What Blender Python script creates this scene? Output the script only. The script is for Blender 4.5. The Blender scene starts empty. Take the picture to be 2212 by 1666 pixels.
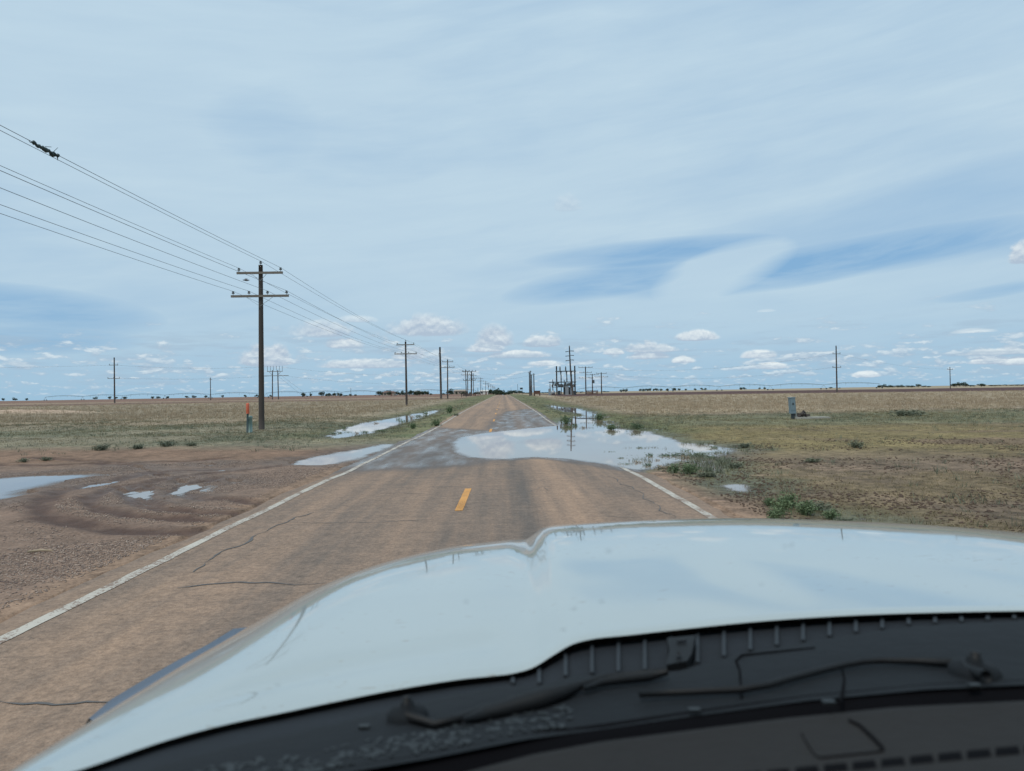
import bpy, math, random
import numpy as np
from mathutils import Matrix, Vector

random.seed(7)
rng = np.random.default_rng(11)
SC = bpy.context.scene
COL = SC.collection

# ------------------------------------------------------------------ camera
EYE = 1.8
FPX, CX, CY = 1560.0, 1106.0, 833.0        # focal length and centre, in pixels of a 2212 px wide picture
ROLL = 0.0150
_v = np.array([(1087 - CX) / FPX, -(850 - CY) / FPX, -1.0]); _v /= np.linalg.norm(_v)
_u = np.array([-math.sin(ROLL), math.cos(ROLL), 0.0]); _u = _u - _u.dot(_v) * _v; _u /= np.linalg.norm(_u)
_r = np.cross(_v, _u)
CAMR = np.array([_r, _v, _u])              # camera space -> world
cd = bpy.data.cameras.new('camera')
cam = bpy.data.objects.new('camera', cd); COL.objects.link(cam)
cam.matrix_world = Matrix([[*CAMR[0], 0], [*CAMR[1], 0], [*CAMR[2], EYE], [0, 0, 0, 1]])
cd.sensor_width = 36; cd.lens = 36 * FPX / 2212
cd.clip_start = 0.05; cd.clip_end = 20000
cd.dof.use_dof = True; cd.dof.focus_distance = 14; cd.dof.aperture_fstop = 4.8
SC.camera = cam

def ray(x, y):
    return CAMR @ np.array([(x - CX) / FPX, -(y - CY) / FPX, -1.0])
def at_z(x, y, z):
    d = ray(x, y); t = (z - EYE) / d[2]
    return np.array([d[0] * t, d[1] * t, z])
def at_y(x, y, Y):
    d = ray(x, y); t = Y / d[1]
    return np.array([d[0] * t, Y, EYE + d[2] * t])
def azel(x, y):
    d = ray(x, y); d = d / np.linalg.norm(d)
    return math.degrees(math.atan2(d[0], d[1])), math.degrees(math.asin(d[2]))

# ------------------------------------------------------------------ node helpers
class X:
    """a socket with arithmetic"""
    def __init__(s, nt, sock): s.nt, s.k = nt, sock
    def _m(s, op, *a, clamp=False):
        n = s.nt.nodes.new('ShaderNodeMath'); n.operation = op; n.use_clamp = clamp
        for i, v in enumerate((s,) + a):
            if isinstance(v, X): s.nt.links.new(v.k, n.inputs[i])
            else: n.inputs[i].default_value = v
        return X(s.nt, n.outputs[0])
    def __add__(s, o): return s._m('ADD', o)
    __radd__ = __add__
    def __sub__(s, o): return s._m('SUBTRACT', o)
    def __rsub__(s, o): return (s * -1.0) + o
    def __mul__(s, o): return s._m('MULTIPLY', o)
    __rmul__ = __mul__
    def __truediv__(s, o): return s._m('DIVIDE', o)
    def pow(s, o): return s._m('POWER', o)
    def max(s, o): return s._m('MAXIMUM', o)
    def min(s, o): return s._m('MINIMUM', o)
    def clamp(s): return s._m('ADD', 0.0, clamp=True)
    def smooth(s, a, b):
        n = s.nt.nodes.new('ShaderNodeMapRange'); n.interpolation_type = 'SMOOTHSTEP'
        s.nt.links.new(s.k, n.inputs[0]); n.inputs[1].default_value = a; n.inputs[2].default_value = b
        return X(s.nt, n.outputs[0])
def vec(nt, x, y, z=0.0):
    n = nt.nodes.new('ShaderNodeCombineXYZ')
    for i, v in enumerate((x, y, z)):
        if isinstance(v, X): nt.links.new(v.k, n.inputs[i])
        else: n.inputs[i].default_value = v
    return X(nt, n.outputs[0])
def noise(nt, v, scale=1.0, detail=4.0, rough=0.5, dist=0.0, lac=2.0):
    n = nt.nodes.new('ShaderNodeTexNoise'); n.inputs['Scale'].default_value = scale
    n.inputs['Detail'].default_value = detail; n.inputs['Roughness'].default_value = rough
    n.inputs['Distortion'].default_value = dist; n.inputs['Lacunarity'].default_value = lac
    if v is not None: nt.links.new(v.k, n.inputs['Vector'])
    return X(nt, n.outputs[0])
def voro(nt, v, scale=1.0, feature='F1'):
    n = nt.nodes.new('ShaderNodeTexVoronoi'); n.feature = feature; n.inputs['Scale'].default_value = scale
    if v is not None: nt.links.new(v.k, n.inputs['Vector'])
    return X(nt, n.outputs[0]), X(nt, n.outputs.get('Color').__class__ and n.outputs['Color'] if feature == 'F1' else n.outputs[0])
def mixc(nt, f, a, b):
    n = nt.nodes.new('ShaderNodeMix'); n.data_type = 'RGBA'
    if isinstance(f, X): nt.links.new(f.k, n.inputs[0])
    else: n.inputs[0].default_value = f
    for i, v in ((6, a), (7, b)):
        if isinstance(v, X): nt.links.new(v.k, n.inputs[i])
        else: n.inputs[i].default_value = (*v, 1)
    return X(nt, n.outputs[2])
def scalec(nt, c, f):
    n = nt.nodes.new('ShaderNodeVectorMath'); n.operation = 'SCALE'
    if isinstance(c, X): nt.links.new(c.k, n.inputs[0])
    else: n.inputs[0].default_value = c
    if isinstance(f, X): nt.links.new(f.k, n.inputs['Scale'])
    else: n.inputs['Scale'].default_value = f
    return X(nt, n.outputs[0])

# ------------------------------------------------------------------ world: Nishita sky behind a cirrus veil and far cumulus
SUN_EL, SUN_AZ = 62.0, -140.0              # degrees; azimuth clockwise from the road's direction (+Y)
W = bpy.data.worlds.new('World'); SC.world = W; W.use_nodes = True
nt = W.node_tree; nt.nodes.clear()
sky = nt.nodes.new('ShaderNodeTexSky'); sky.sky_type = 'NISHITA'; sky.sun_disc = False
sky.sun_elevation = math.radians(SUN_EL); sky.sun_rotation = math.radians(SUN_AZ)
sky.air_density = 1.0; sky.dust_density = 0.6; sky.ozone_density = 1.6
tc = nt.nodes.new('ShaderNodeTexCoord')
sep = nt.nodes.new('ShaderNodeSeparateXYZ'); nt.links.new(tc.outputs['Generated'], sep.inputs[0])
dx, dy, dz = (X(nt, sep.outputs[i]) for i in range(3))
az = dx._m('ARCTAN2', dy) * 57.29578
el = dz._m('ARCSINE') * 57.29578
elp = el.max(0.0)
SKYK = 0.085
# cirrus veil
sa = az + el * 0.0
tilt = el - az * 0.10
warp = (noise(nt, vec(nt, az * 0.03, el * 0.10, 3.0), 1.0, 3.0, 0.5) - 0.5) * 3.0
st1 = noise(nt, vec(nt, az * 0.045, tilt * 0.20 + warp * 0.5, 1.7), 1.0, 5.0, 0.52)
st2 = noise(nt, vec(nt, az * 0.10, tilt * 0.75 + warp, 5.1), 1.0, 6.0, 0.60)
veil = st1 * 0.38 + st2 * 0.18 + 0.54
def blob(cx, cy, w, h, slope, amp):
    """an elongated lens of amplitude amp at picture place (cx, cy); slope: rise per run"""
    a, e = azel(cx, cy); w *= 0.0367; h *= 0.0367
    u = (az - a) / w; v = (el - (az - a) * slope - e + warp * 0.10) / h
    q = (1.0 - (u * u) - (v * v)).clamp()
    return q.pow(0.8) * ((st2 * 2.6 - 0.45).clamp() * (0.92 * amp)) if amp < -.3 else (q.pow(0.9) * (st2 * 2.0 - 0.10).clamp() * amp if amp > .4 else q.pow(0.9) * amp)
for b in ((1760, 572, 430, 40, .09, -.95), (1400, 545, 270, 28, .04, -.7), (1290, 612, 210, 38, .13, -.75),
          (2100, 560, 260, 26, .18, -.45), (60, 668, 230, 46, -.06, -.8), (40, 738, 210, 26, .02, -.7), (2140, 630, 90, 13, .10, -.6),
          (1560, 585, 150, 52, .25, .95), (1980, 606, 230, 40, .10, .55), (560, 265, 120, 110, .0, -.14),
          (1250, 700, 420, 60, .0, .25), (500, 500, 520, 160, -.2, .18), (300, 120, 700, 200, .1, .15), (1100, 420, 500, 80, .1, .12),
          (1900, 470, 600, 60, .12, -.22), (1750, 700, 500, 60, .0, .12)):
    veil = veil + blob(*b)
cover = (veil * 1.15 - 0.02).clamp()
hz = (elp * -0.24)._m('EXPONENT')          # thicker air near the horizon
skyc = scalec(nt, X(nt, sky.outputs[0]), SKYK)
pure = mixc(nt, 0.85, skyc, (0.22, 0.435, 0.70))
cir = mixc(nt, (elp * 0.035).clamp(), (0.565, 0.71, 0.80), (0.55, 0.705, 0.81))
cir = mixc(nt, (st2 * 1.2 - 0.10 + (st1 - 0.5) * 1.2).clamp(), (0.475, 0.63, 0.76), cir)
base = mixc(nt, cover * 0.93, pure, cir)
base = mixc(nt, hz * 0.85, base, (0.31, 0.51, 0.68))
# named cumulus, in picture places: x, base y, half width, height, whiteness
CU = [(577, 783, 52, 42, 1.0), (925, 718, 85, 42, .55), (700, 722, 70, 34, .4), (745, 748, 45, 24, .55), (1068, 742, 42, 42, .62), (1050, 757, 42, 20, .9),
      (1172, 745, 44, 24, .8), (1120, 770, 70, 16, .85), (790, 792, 95, 18, .85), (885, 772, 38, 26, .8), (1390, 757, 36, 22, 1.0),
      (1430, 758, 34, 16, .7), (1505, 732, 44, 20, .9), (1400, 773, 44, 14, .95), (1640, 771, 36, 16, .9), (1662, 795, 36, 14, .9),
      (1475, 782, 26, 14, .85), (1325, 764, 24, 12, .9), (2150, 764, 60, 12, .8), (2140, 783, 32, 15, 1.0), (2195, 786, 30, 14, .9), (2212, 560, 28, 36, 1.0),
      (1870, 813, 26, 12, 1.0), (2100, 718, 36, 8, .3), (770, 694, 44, 14, .25), (1225, 450, 34, 30, .12), (1655, 673, 18, 5, .1), (1180, 788, 40, 12, .7)]
def cum(off):
    e2 = el + off
    n = noise(nt, vec(nt, az * 0.95, e2 * 1.15, 0.4), 1.0, 6.0, 0.58) - 0.5
    dens = None; wh = None
    for (cx, cy, w, h, k) in CU:
        a, e = azel(cx, cy); w *= 0.0367 * 1.15; h *= 0.0367 * 1.1
        u = (az - a) / w; vv = (e2 - e) / h
        v = vv.max(vv * -4.0)
        q = 1.0 - (u * u) - (v * v)
        qq = q.max(-3.0)
        dens = qq if dens is None else dens.max(qq)
        wv = q.max(0.0) * k
        wh = wv if wh is None else wh.max(wv)
    return dens + n * 1.9, wh
d0, w0 = cum(0.0)
d1, _w = cum(0.28)
cmask = d0.smooth(0.02, 0.55)
lit = ((d0 - d1) * 1.1 + 0.16).clamp()
wfac = (w0 * 2.5).clamp()
cumc = mixc(nt, lit, (0.43, 0.53, 0.65), (0.82, 0.89, 0.91))
base = mixc(nt, cmask * (wfac * 0.85 + 0.08), base, cumc)
# the field of small cumulus towards the horizon: one noise whose scale shrinks with elevation
LAYERS = ((0.45, .55, 1.9, 2.3), (0.95, .75, 1.3, 5.7), (1.6, .95, .95, 9.1), (2.4, 1.25, .72, 12.6), (3.4, 1.5, .55, 16.9), (4.5, 1.8, .42, 21.3))
patch = noise(nt, vec(nt, az * 0.085, elp * 0.35, 2.2), 1.0, 3.0, 0.5) - 0.5
fm = None; fl = None
for (e0, hgt, sc, sd) in LAYERS:             # rows of small cumulus, finer towards the horizon, each with a flat base
    th_ = 0.478 + (0.05 if e0 > 3 else 0.0) + (0.03 if e0 > 4 else 0.0)
    wob = (noise(nt, vec(nt, az * sc * 0.22, sd, 0.0), 1.0, 2.0, 0.5) - 0.5) * hgt * 1.5
    rel = (el - e0 + wob) / hgt
    def nz(o): return noise(nt, vec(nt, az * (sc * .75), (el + o) * sc * 2.3, sd), 1.0, 6.0, 0.60)
    env = rel.max(rel * -3.5)
    n0_ = nz(0.0); n1_ = nz(0.20 / sc)
    den = n0_ + patch * 0.22 - th_ - (env * env) * 0.16
    mk = den.smooth(-0.03, 0.12)
    lt = ((n0_ - n1_) * 3.2 + rel * 0.70 + 0.22).clamp()
    if fm is None: fm, fl = mk, lt * mk
    else:
        fl = fl * (1.0 - mk) + lt * mk; fm = fm.max(mk)
fc = mixc(nt, fl.clamp(), (0.37, 0.49, 0.62), (0.72, 0.81, 0.86))
gs = (noise(nt, vec(nt, az * 0.20, el * 1.7, 6.6), 1.0, 5.0, 0.6) + patch * 0.3).smooth(0.47, 0.66) * elp.smooth(0.1, 0.8) * (1.0 - elp.smooth(3.5, 6.0))
base = mixc(nt, gs * 0.55, base, (0.37, 0.50, 0.63))
base = mixc(nt, fm * (elp.smooth(0.0, 1.8) * 0.36 + 0.36), base, fc)
# below the horizon
base = mixc(nt, (el * -1.0).smooth(0.0, 3.0), base, (0.20, 0.17, 0.14))
bg = nt.nodes.new('ShaderNodeBackground'); bg.inputs[1].default_value = 1.0
nt.links.new(base.k, bg.inputs[0])
wo = nt.nodes.new('ShaderNodeOutputWorld'); nt.links.new(bg.outputs[0], wo.inputs[0])
W.cycles.sampling_method = 'MANUAL'; W.cycles.sample_map_resolution = 512

sl = bpy.data.lights.new('sun', 'SUN'); sl.energy = 2.0; sl.angle = math.radians(8); sl.color = (1, 0.955, 0.89)
sun = bpy.data.objects.new('sun', sl); COL.objects.link(sun)
_a, _e = math.radians(SUN_AZ), math.radians(SUN_EL)
sun.rotation_euler = Vector((math.sin(_a) * math.cos(_e), math.cos(_a) * math.cos(_e), math.sin(_e))).to_track_quat('Z', 'Y').to_euler()
SC.view_settings.view_transform = 'Standard'; SC.view_settings.look = 'None'
SC.view_settings.exposure = 0.0; SC.view_settings.gamma = 1.0
try: SC.view_settings.use_curve_mapping = False
except Exception: pass
SC.cycles.max_bounces = 6; SC.cycles.transparent_max_bounces = 12
SC.cycles.use_denoising = True

# ------------------------------------------------------------------ numpy noise
_tab = rng.random((256, 256)).astype(np.float32)
def vnoise(x, y):
    xi = np.floor(x).astype(np.int64); yi = np.floor(y).astype(np.int64)
    fx = x - xi; fy = y - yi; fx = fx * fx * (3 - 2 * fx); fy = fy * fy * (3 - 2 * fy)
    a = _tab[xi & 255, yi & 255]; b = _tab[(xi + 1) & 255, yi & 255]
    c = _tab[xi & 255, (yi + 1) & 255]; d = _tab[(xi + 1) & 255, (yi + 1) & 255]
    return (a * (1 - fx) + b * fx) * (1 - fy) + (c * (1 - fx) + d * fx) * fy
def fbm(x, y, o=4, g=0.5):
    s = 0; a = 1; t = 0
    for i in range(o):
        s = s + a * vnoise(x * 2 ** i + 17.3 * i, y * 2 ** i - 9.1 * i); t += a; a *= g
    return s / t
def sstep(a, b, x):
    t = np.clip((x - a) / (b - a), 0, 1); return t * t * (3 - 2 * t)
def polysd(px, py, poly):
    """signed distance to a polygon, negative inside"""
    poly = np.asarray(poly, float); n = len(poly)
    d = np.full(px.shape, 1e9); ins = np.zeros(px.shape, bool)
    for i in range(n):
        ax, ay = poly[i]; bx, by = poly[(i + 1) % n]
        ex, ey = bx - ax, by - ay
        t = np.clip(((px - ax) * ex + (py - ay) * ey) / (ex * ex + ey * ey + 1e-9), 0, 1)
        d = np.minimum(d, np.hypot(px - ax - t * ex, py - ay - t * ey))
        cnd = ((ay > py) != (by > py)) & (px < (bx - ax) * (py - ay) / (by - ay + 1e-12) + ax)
        ins ^= cnd
    return np.where(ins, -d, d)
def linesd(px, py, line):
    d = np.full(px.shape, 1e9)
    for (ax, ay), (bx, by) in zip(line[:-1], line[1:]):
        ex, ey = bx - ax, by - ay
        t = np.clip(((px - ax) * ex + (py - ay) * ey) / (ex * ex + ey * ey + 1e-9), 0, 1)
        d = np.minimum(d, np.hypot(px - ax - t * ex, py - ay - t * ey))
    return d
def zm(ox, oy, s, pts):
    return [((ox + x / s) / 1.84448, (oy + y / s) / 1.84448) for x, y in pts]

# ------------------------------------------------------------------ the lie of the land
XL, XR = -4.22, 3.35                       # pavement edges
def roadz(Y):
    return np.interp(Y, [-200, 10, 18, 30, 43, 52, 62, 80, 106, 160, 230, 358, 430, 520, 700, 1200, 9000],
                     [.0, .0, -.085, -.11, -.09, 0.0, .10, .17, .25, .38, .58, .85, .82, .5, -.6, -4, -40])
def fieldz(X_, Y):
    r = np.hypot(X_, Y)
    z = np.interp(r, [0, 20, 45, 70, 104, 140, 169, 250, 382, 600, 1000], [0, -.02, -.02, .07, .2, .45, .66, .95, 1.08, 1.22, 1.6])
    azd = np.degrees(np.arctan2(X_, Y))
    far = np.interp(azd, [-60, -34, -15, 0, 20, 34, 60], [-.3, -.1, 1.5, 1.6, 1.5, 3.4, 3.6])
    return z + far * sstep(900, 2600, r) + np.where(r > 3200, -(r - 3200) * 0.002, 0)

PUD = []   # (polygon in X,Y; water level; bank slope; raggedness)
def puddle(name, pts, zw, slope, rag, label=None):
    zw = zw - .0013 * len(PUD)
    PUD.append(dict(name=name, poly=[tuple(at_z(x, y, zw)[:2]) for x, y in pts], z=zw, s=slope, rag=rag, label=label))
puddle('main', [(968, 957), (985, 945), (1030, 937), (1075, 932), (1130, 926), (1195, 920), (1203, 912), (1222, 903), (1270, 903), (1290, 918), (1330, 925),
                (1375, 930), (1410, 932), (1450, 945), (1490, 957), (1540, 959), (1612, 974), (1570, 985), (1545, 988), (1560, 1002), (1580, 1031),
                (1545, 1031), (1510, 1010), (1470, 998), (1430, 1010), (1385, 1018), (1345, 1013), (1300, 1005), (1250, 997), (1200, 991), (1150, 989),
                (1100, 993), (1050, 992), (1005, 989), (975, 980)], -.10, .030, .34)
puddle('ditch_left', [(702, 942), (740, 925), (790, 912), (850, 903), (890, 895), (952, 884), (944, 892), (905, 905), (865, 917), (835, 926), (800, 938), (760, 944), (725, 947)], -.13, .05, .5)
puddle('shoulder', zm(1100, 1550, 1.843, [(60, 548), (250, 500), (500, 458), (750, 408), (915, 398), (850, 430), (760, 470), (640, 520), (500, 547), (300, 568), (100, 572)]), -.075, .035, .35)
puddle('turnout', zm(0, 1650, 1.7015, [(-300, 470), (-40, 435), (100, 420), (350, 405), (640, 398), (790, 408), (620, 436), (450, 466), (300, 500), (220, 524), (290, 548), (120, 580), (-40, 610), (-300, 660)]), -.045, .02, .22)
puddle('rut_pool', zm(0, 1650, 1.7015, [(858, 540), (930, 518), (985, 520), (1080, 508), (1145, 530), (1135, 603), (1010, 608), (920, 588)]), -.045, .03, .2)
for k, p in enumerate(([(885, 360), (960, 363), (1030, 395), (955, 397)], [(1020, 417), (1115, 417), (1118, 436), (1035, 436)], [(1185, 457), (1255, 470), (1230, 485)],
                       [(1360, 343), (1445, 343), (1425, 358)], [(1575, 457), (1650, 460), (1643, 475), (1585, 475)], [(685, 415), (780, 405), (775, 427), (695, 434)])):
    puddle('small', zm(0, 1650, 1.7015, p), -.045, .05, .25)
for k, p in enumerate(([(1480, 375), (1540, 383), (1500, 392)], [(780, 520), (850, 528), (860, 552), (790, 545)], [(640, 480), (720, 476), (715, 496), (650, 498)], [(1345, 495), (1400, 500), (1380, 530), (1350, 525)])):
    puddle('small', zm(0, 1650, 1.7015, p), -.045, .05, .25)
puddle('verge_pool', zm(2100, 1550, 2.212, [(1690, 852), (1800, 833), (1940, 838), (1955, 880), (1900, 918), (1800, 892)]), -.06, .06, .2)
puddle('verge_seep', zm(3000, 1600, 2.048, [(820, 955), (900, 950), (960, 960), (1040, 957), (1060, 985), (850, 975)]), -.05, .06, .2)
puddle('ditch_right', zm(2000, 1350, 4.424, [(790, 1165), (950, 1178), (1100, 1210), (1300, 1215), (1450, 1255), (1600, 1295), (1730, 1360), (1600, 1390), (1400, 1355), (1250, 1310), (1050, 1285), (900, 1235)]), -.05, .025, 1.2)
puddle('ditch_right', zm(2000, 1350, 4.424, [(1290, 1400), (1500, 1385), (1620, 1460), (1770, 1500), (1760, 1640), (1280, 1640)]), -.10, .03, .8)

RUTS = [([(1900, 350), (1550, 395), (1150, 440), (900, 490), (865, 540), (920, 600), (1100, 640), (1350, 665), (1540, 665)], 1),
        ([(1500, 372), (1000, 405), (700, 460), (420, 520), (290, 580), (255, 640), (330, 700), (560, 745), (850, 785), (1250, 795)], 1.4),
        ([(1100, 450), (800, 490), (620, 560), (600, 620), (750, 665), (900, 690), (1150, 700), (1400, 715)], 1),
        ([(1470, 435), (1300, 465), (1200, 525), (1260, 555), (1400, 580), (1560, 575), (1720, 595)], 1.1),
        ([(1000, 490), (970, 540), (1000, 590), (1100, 610)], .7),
        ([(-200, 330), (300, 352), (620, 338), (850, 345), (1000, 332), (1250, 325), (1500, 300)], 1.2),
        ([(200, 292), (450, 305), (700, 325), (840, 332)], 1.2)]
RUTW = [([tuple(at_z(x, y, 0)[:2]) for x, y in zm(0, 1650, 1.7015, l)], w) for l, w in RUTS]

def puddle_mod(X_, Y, z, onroad):
    keep = []
    for p in PUD:
        P = np.asarray(p['poly']); mx = 4.0
        m = (X_ > P[:, 0].min() - mx) & (X_ < P[:, 0].max() + mx) & (Y > P[:, 1].min() - mx) & (Y < P[:, 1].max() + mx)
        if not m.any(): continue
        x, y = X_[m], Y[m]
        sd = polysd(x, y, p['poly'])
        nz = (fbm(x * 1.3 + 3, y * 0.9, 4, .6) - .5) * 2 * p['rag'] * (0.28 if onroad else 1.0)
        q = sd + nz
        w = np.where(q < 0, 1, np.exp(-(np.maximum(q, 0) / 1.6) ** 2))
        z[m] = z[m] * (1 - w) + (p['z'] + np.clip(q, -2.5, 99) * p['s']) * w
        bank = p['z'] + .004 + np.maximum(q, 0) * p['s'] * .25 - .4 * sstep(.9, 2.4, q)
        z[m] = np.where(q > 0, np.maximum(z[m], bank), z[m])
        keep.append((m, q, p))
    for m, q, p in keep:                       # open water always wins over a neighbour's bank
        z[m] = np.where(q < 0, np.minimum(z[m], p['z'] + q * p['s']), z[m])
    return z
def rutmod(X_, Y):
    d = np.zeros(X_.shape); mud = np.zeros(X_.shape)
    m = (X_ < -3.9) & (X_ > -30) & (Y > 7) & (Y < 27)
    x, y = X_[m], Y[m]; dd = np.zeros(x.shape); mm = np.zeros(x.shape)
    wob = (fbm(x * 2.2, y * 2.2, 3) - .5) * .25
    for line, w in RUTW:
        s = linesd(x, y, line) + wob
        dd += -.030 * np.exp(-(s / (.12 * w)) ** 2) + .018 * np.exp(-((s - .24 * w) / (.10 * w)) ** 2)
        mm = np.maximum(mm, np.exp(-(s / (.20 * w)) ** 2) * (.55 + .9 * (fbm(x * 2.5, y * 2.5, 3) - .2)) * 1.35)
    d[m] = dd * (.6 + .8 * fbm(x * 3, y * 3, 2)); mud[m] = mm.clip(0, 1)
    return d, mud
def ground_z(X_, Y, fine=True):
    X_ = np.asarray(X_, float); Y = np.asarray(Y, float)
    off = np.maximum(np.maximum(XL - X_, X_ - XR), 0)
    inside = (X_ > XL) & (X_ < XR)
    rz = roadz(Y); fz = fieldz(X_, Y)
    t = sstep(0.0, 7.0, off)
    z = (rz - .02) * (1 - t) + fz * t
    z = z - .16 * np.exp(-((np.abs(X_ - np.where(X_ < 0, -7.6, 7.4))) / 1.7) ** 2) * sstep(24, 40, Y) * (1 - sstep(140, 300, Y))
    r = np.hypot(X_, Y)
    z = z + (fbm(X_ * .35, Y * .35, 3) - .5) * .07 * sstep(.3, 3, off) + (fbm(X_ * .02 + 4, Y * .02, 3) - .5) * .5 * sstep(60, 400, r) * sstep(6, 25, off)
    near = 1 - sstep(40, 90, r)
    rough = np.where(X_ > 0, .055, .022) * near * sstep(0.05, .8, off)
    z = z + (fbm(X_ * 3.1, Y * 3.1, 4, .6) - .5) * rough
    # the bare earth heap at the far left
    bx, by = at_z(40, 893, .3)[:2]
    z = z + .55 * np.exp(-((X_ - bx) / 9) ** 2 - ((Y - by) / 3.0) ** 2)
    z = puddle_mod(X_, Y, z, False)
    d, mud = rutmod(X_, Y)
    z = z + d + mud * (fbm(X_ * 7, Y * 7, 3, .6) - .5) * .028
    deep = (X_ > XL + .4) & (X_ < XR - .4)
    z = np.where(deep, np.minimum(z, rz - .30), np.where(off <= 0, road_surf(X_, Y) - .02, np.minimum(z, 99)))
    return z, mud
def road_surf(X_, Y):
    z = roadz(Y) + 0.0 - .006 * np.abs(X_ + .45)
    z = z + (fbm(X_ * .7, Y * .5, 3) - .5) * .012
    return puddle_mod(X_, Y, z, True)
def gz(x, y):
    return float(ground_z(np.array([x]), np.array([y]))[0][0])
def hit(x, y):
    """where the sight line through picture place (x, y) meets the ground"""
    d = ray(x, y); lo = None
    ts = np.geomspace(4, 5000, 500)
    P = np.outer(ts, d / d[1])
    zg = ground_z(P[:, 0], P[:, 1])[0]
    below = np.nonzero(EYE + P[:, 2] < zg)[0]
    i = below[0] if len(below) else len(ts) - 1
    return float(P[i, 0]), float(P[i, 1]), float(zg[i])

# ------------------------------------------------------------------ object helpers
def tag(o, label=None, cat=None, group=None, kind=None):
    if label: o['label'] = label
    if cat: o['category'] = cat
    if group: o['group'] = group
    if kind: o['kind'] = kind
    return o
def thing(name, label, cat, loc=(0, 0, 0), group=None, rz=0):
    o = bpy.data.objects.new(name, None); COL.objects.link(o)
    o.location = loc; o.rotation_euler = (0, 0, rz); o.empty_display_size = .2
    return tag(o, label, cat, group)
def mesh_obj(name, verts, faces, mat, parent=None, smooth=False):
    me = bpy.data.meshes.new(name); me.from_pydata([tuple(map(float, v)) for v in verts], [], faces); me.update()
    if smooth: me.polygons.foreach_set('use_smooth', [True] * len(me.polygons))
    if mat: me.materials.append(mat)
    o = bpy.data.objects.new(name, me); COL.objects.link(o)
    if parent: o.parent = parent
    return o
def fast_mesh(name, V, F, mat, parent=None, smooth=False):
    """V (n,3), F (m,k) arrays"""
    me = bpy.data.meshes.new(name); k = F.shape[1]
    me.vertices.add(len(V)); me.vertices.foreach_set('co', V.astype(np.float32).ravel())
    me.loops.add(F.size); me.loops.foreach_set('vertex_index', F.astype(np.int32).ravel())
    me.polygons.add(len(F)); me.polygons.foreach_set('loop_start', np.arange(0, F.size, k, dtype=np.int32))
    me.polygons.foreach_set('loop_total', np.full(len(F), k, dtype=np.int32))
    if smooth: me.polygons.foreach_set('use_smooth', np.ones(len(F), dtype=bool))
    me.update(calc_edges=True)
    if mat: me.materials.append(mat)
    o = bpy.data.objects.new(name, me); COL.objects.link(o)
    if parent: o.parent = parent
    return o
def add_attr(o, name, arr):
    if arr.ndim == 1:
        a = o.data.attributes.new(name, 'FLOAT', 'POINT'); a.data.foreach_set('value', arr.astype(np.float32))
    else:
        a = o.data.attributes.new(name, 'FLOAT_COLOR', 'POINT')
        c = np.ones((len(arr), 4), np.float32); c[:, :3] = arr; a.data.foreach_set('color', c.ravel())
class MB:
    def __init__(s): s.v = []; s.f = []
    def box(s, c, d, R=None, taper=1.0):
        b = len(s.v); c = np.asarray(c, float); hx, hy, hz_ = d[0] / 2, d[1] / 2, d[2] / 2
        for sx, sy, sz in ((-1, -1, -1), (1, -1, -1), (1, 1, -1), (-1, 1, -1), (-1, -1, 1), (1, -1, 1), (1, 1, 1), (-1, 1, 1)):
            k = taper if sz > 0 else 1
            p = np.array([sx * hx * k, sy * hy * k, sz * hz_])
            if R is not None: p = np.array(R @ Vector(p))
            s.v.append(c + p)
        s.f += [tuple(b + i for i in q) for q in ((0, 3, 2, 1), (4, 5, 6, 7), (0, 1, 5, 4), (1, 2, 6, 5), (2, 3, 7, 6), (3, 0, 4, 7))]
        return s
    def bar(s, a, b_, w, h=None):
        a = Vector(a); b_ = Vector(b_); h = h or w
        d = b_ - a; q = d.to_track_quat('X', 'Z').to_matrix()
        return s.box((a + b_) / 2, (d.length, w, h), q)
    def tube(s, pts, rad, n=8, caps=True):
        pts = [Vector(p) for p in pts]; rad = rad if hasattr(rad, '__len__') else [rad] * len(pts)
        base = len(s.v)
        for i, p in enumerate(pts):
            t = (pts[min(i + 1, len(pts) - 1)] - pts[max(i - 1, 0)]).normalized()
            ref = Vector((0, 0, 1)) if abs(t.z) < .9 else Vector((0, 1, 0))
            u = t.cross(ref).normalized(); w = t.cross(u)
            for k in range(n):
                a = 2 * math.pi * k / n
                s.v.append(np.array(p + (u * math.cos(a) + w * math.sin(a)) * rad[i]))
        for i in range(len(pts) - 1):
            for k in range(n):
                a = base + i * n + k; b = base + i * n + (k + 1) % n
                s.f.append((a, b, b + n, a + n))
        if caps:
            s.f.append(tuple(base + k for k in range(n))); e = base + (len(pts) - 1) * n
            s.f.append(tuple(e + k for k in reversed(range(n))))
        return s
    def lathe(s, c, prof, n=12):
        """prof: (radius, z) from bottom to top, vertical axis"""
        return s.tube([(c[0], c[1], c[2] + z) for r, z in prof], [r for r, z in prof], n)
    def build(s, name, mat, parent=None, smooth=False):
        return mesh_obj(name, s.v, s.f, mat, parent, smooth)

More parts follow.
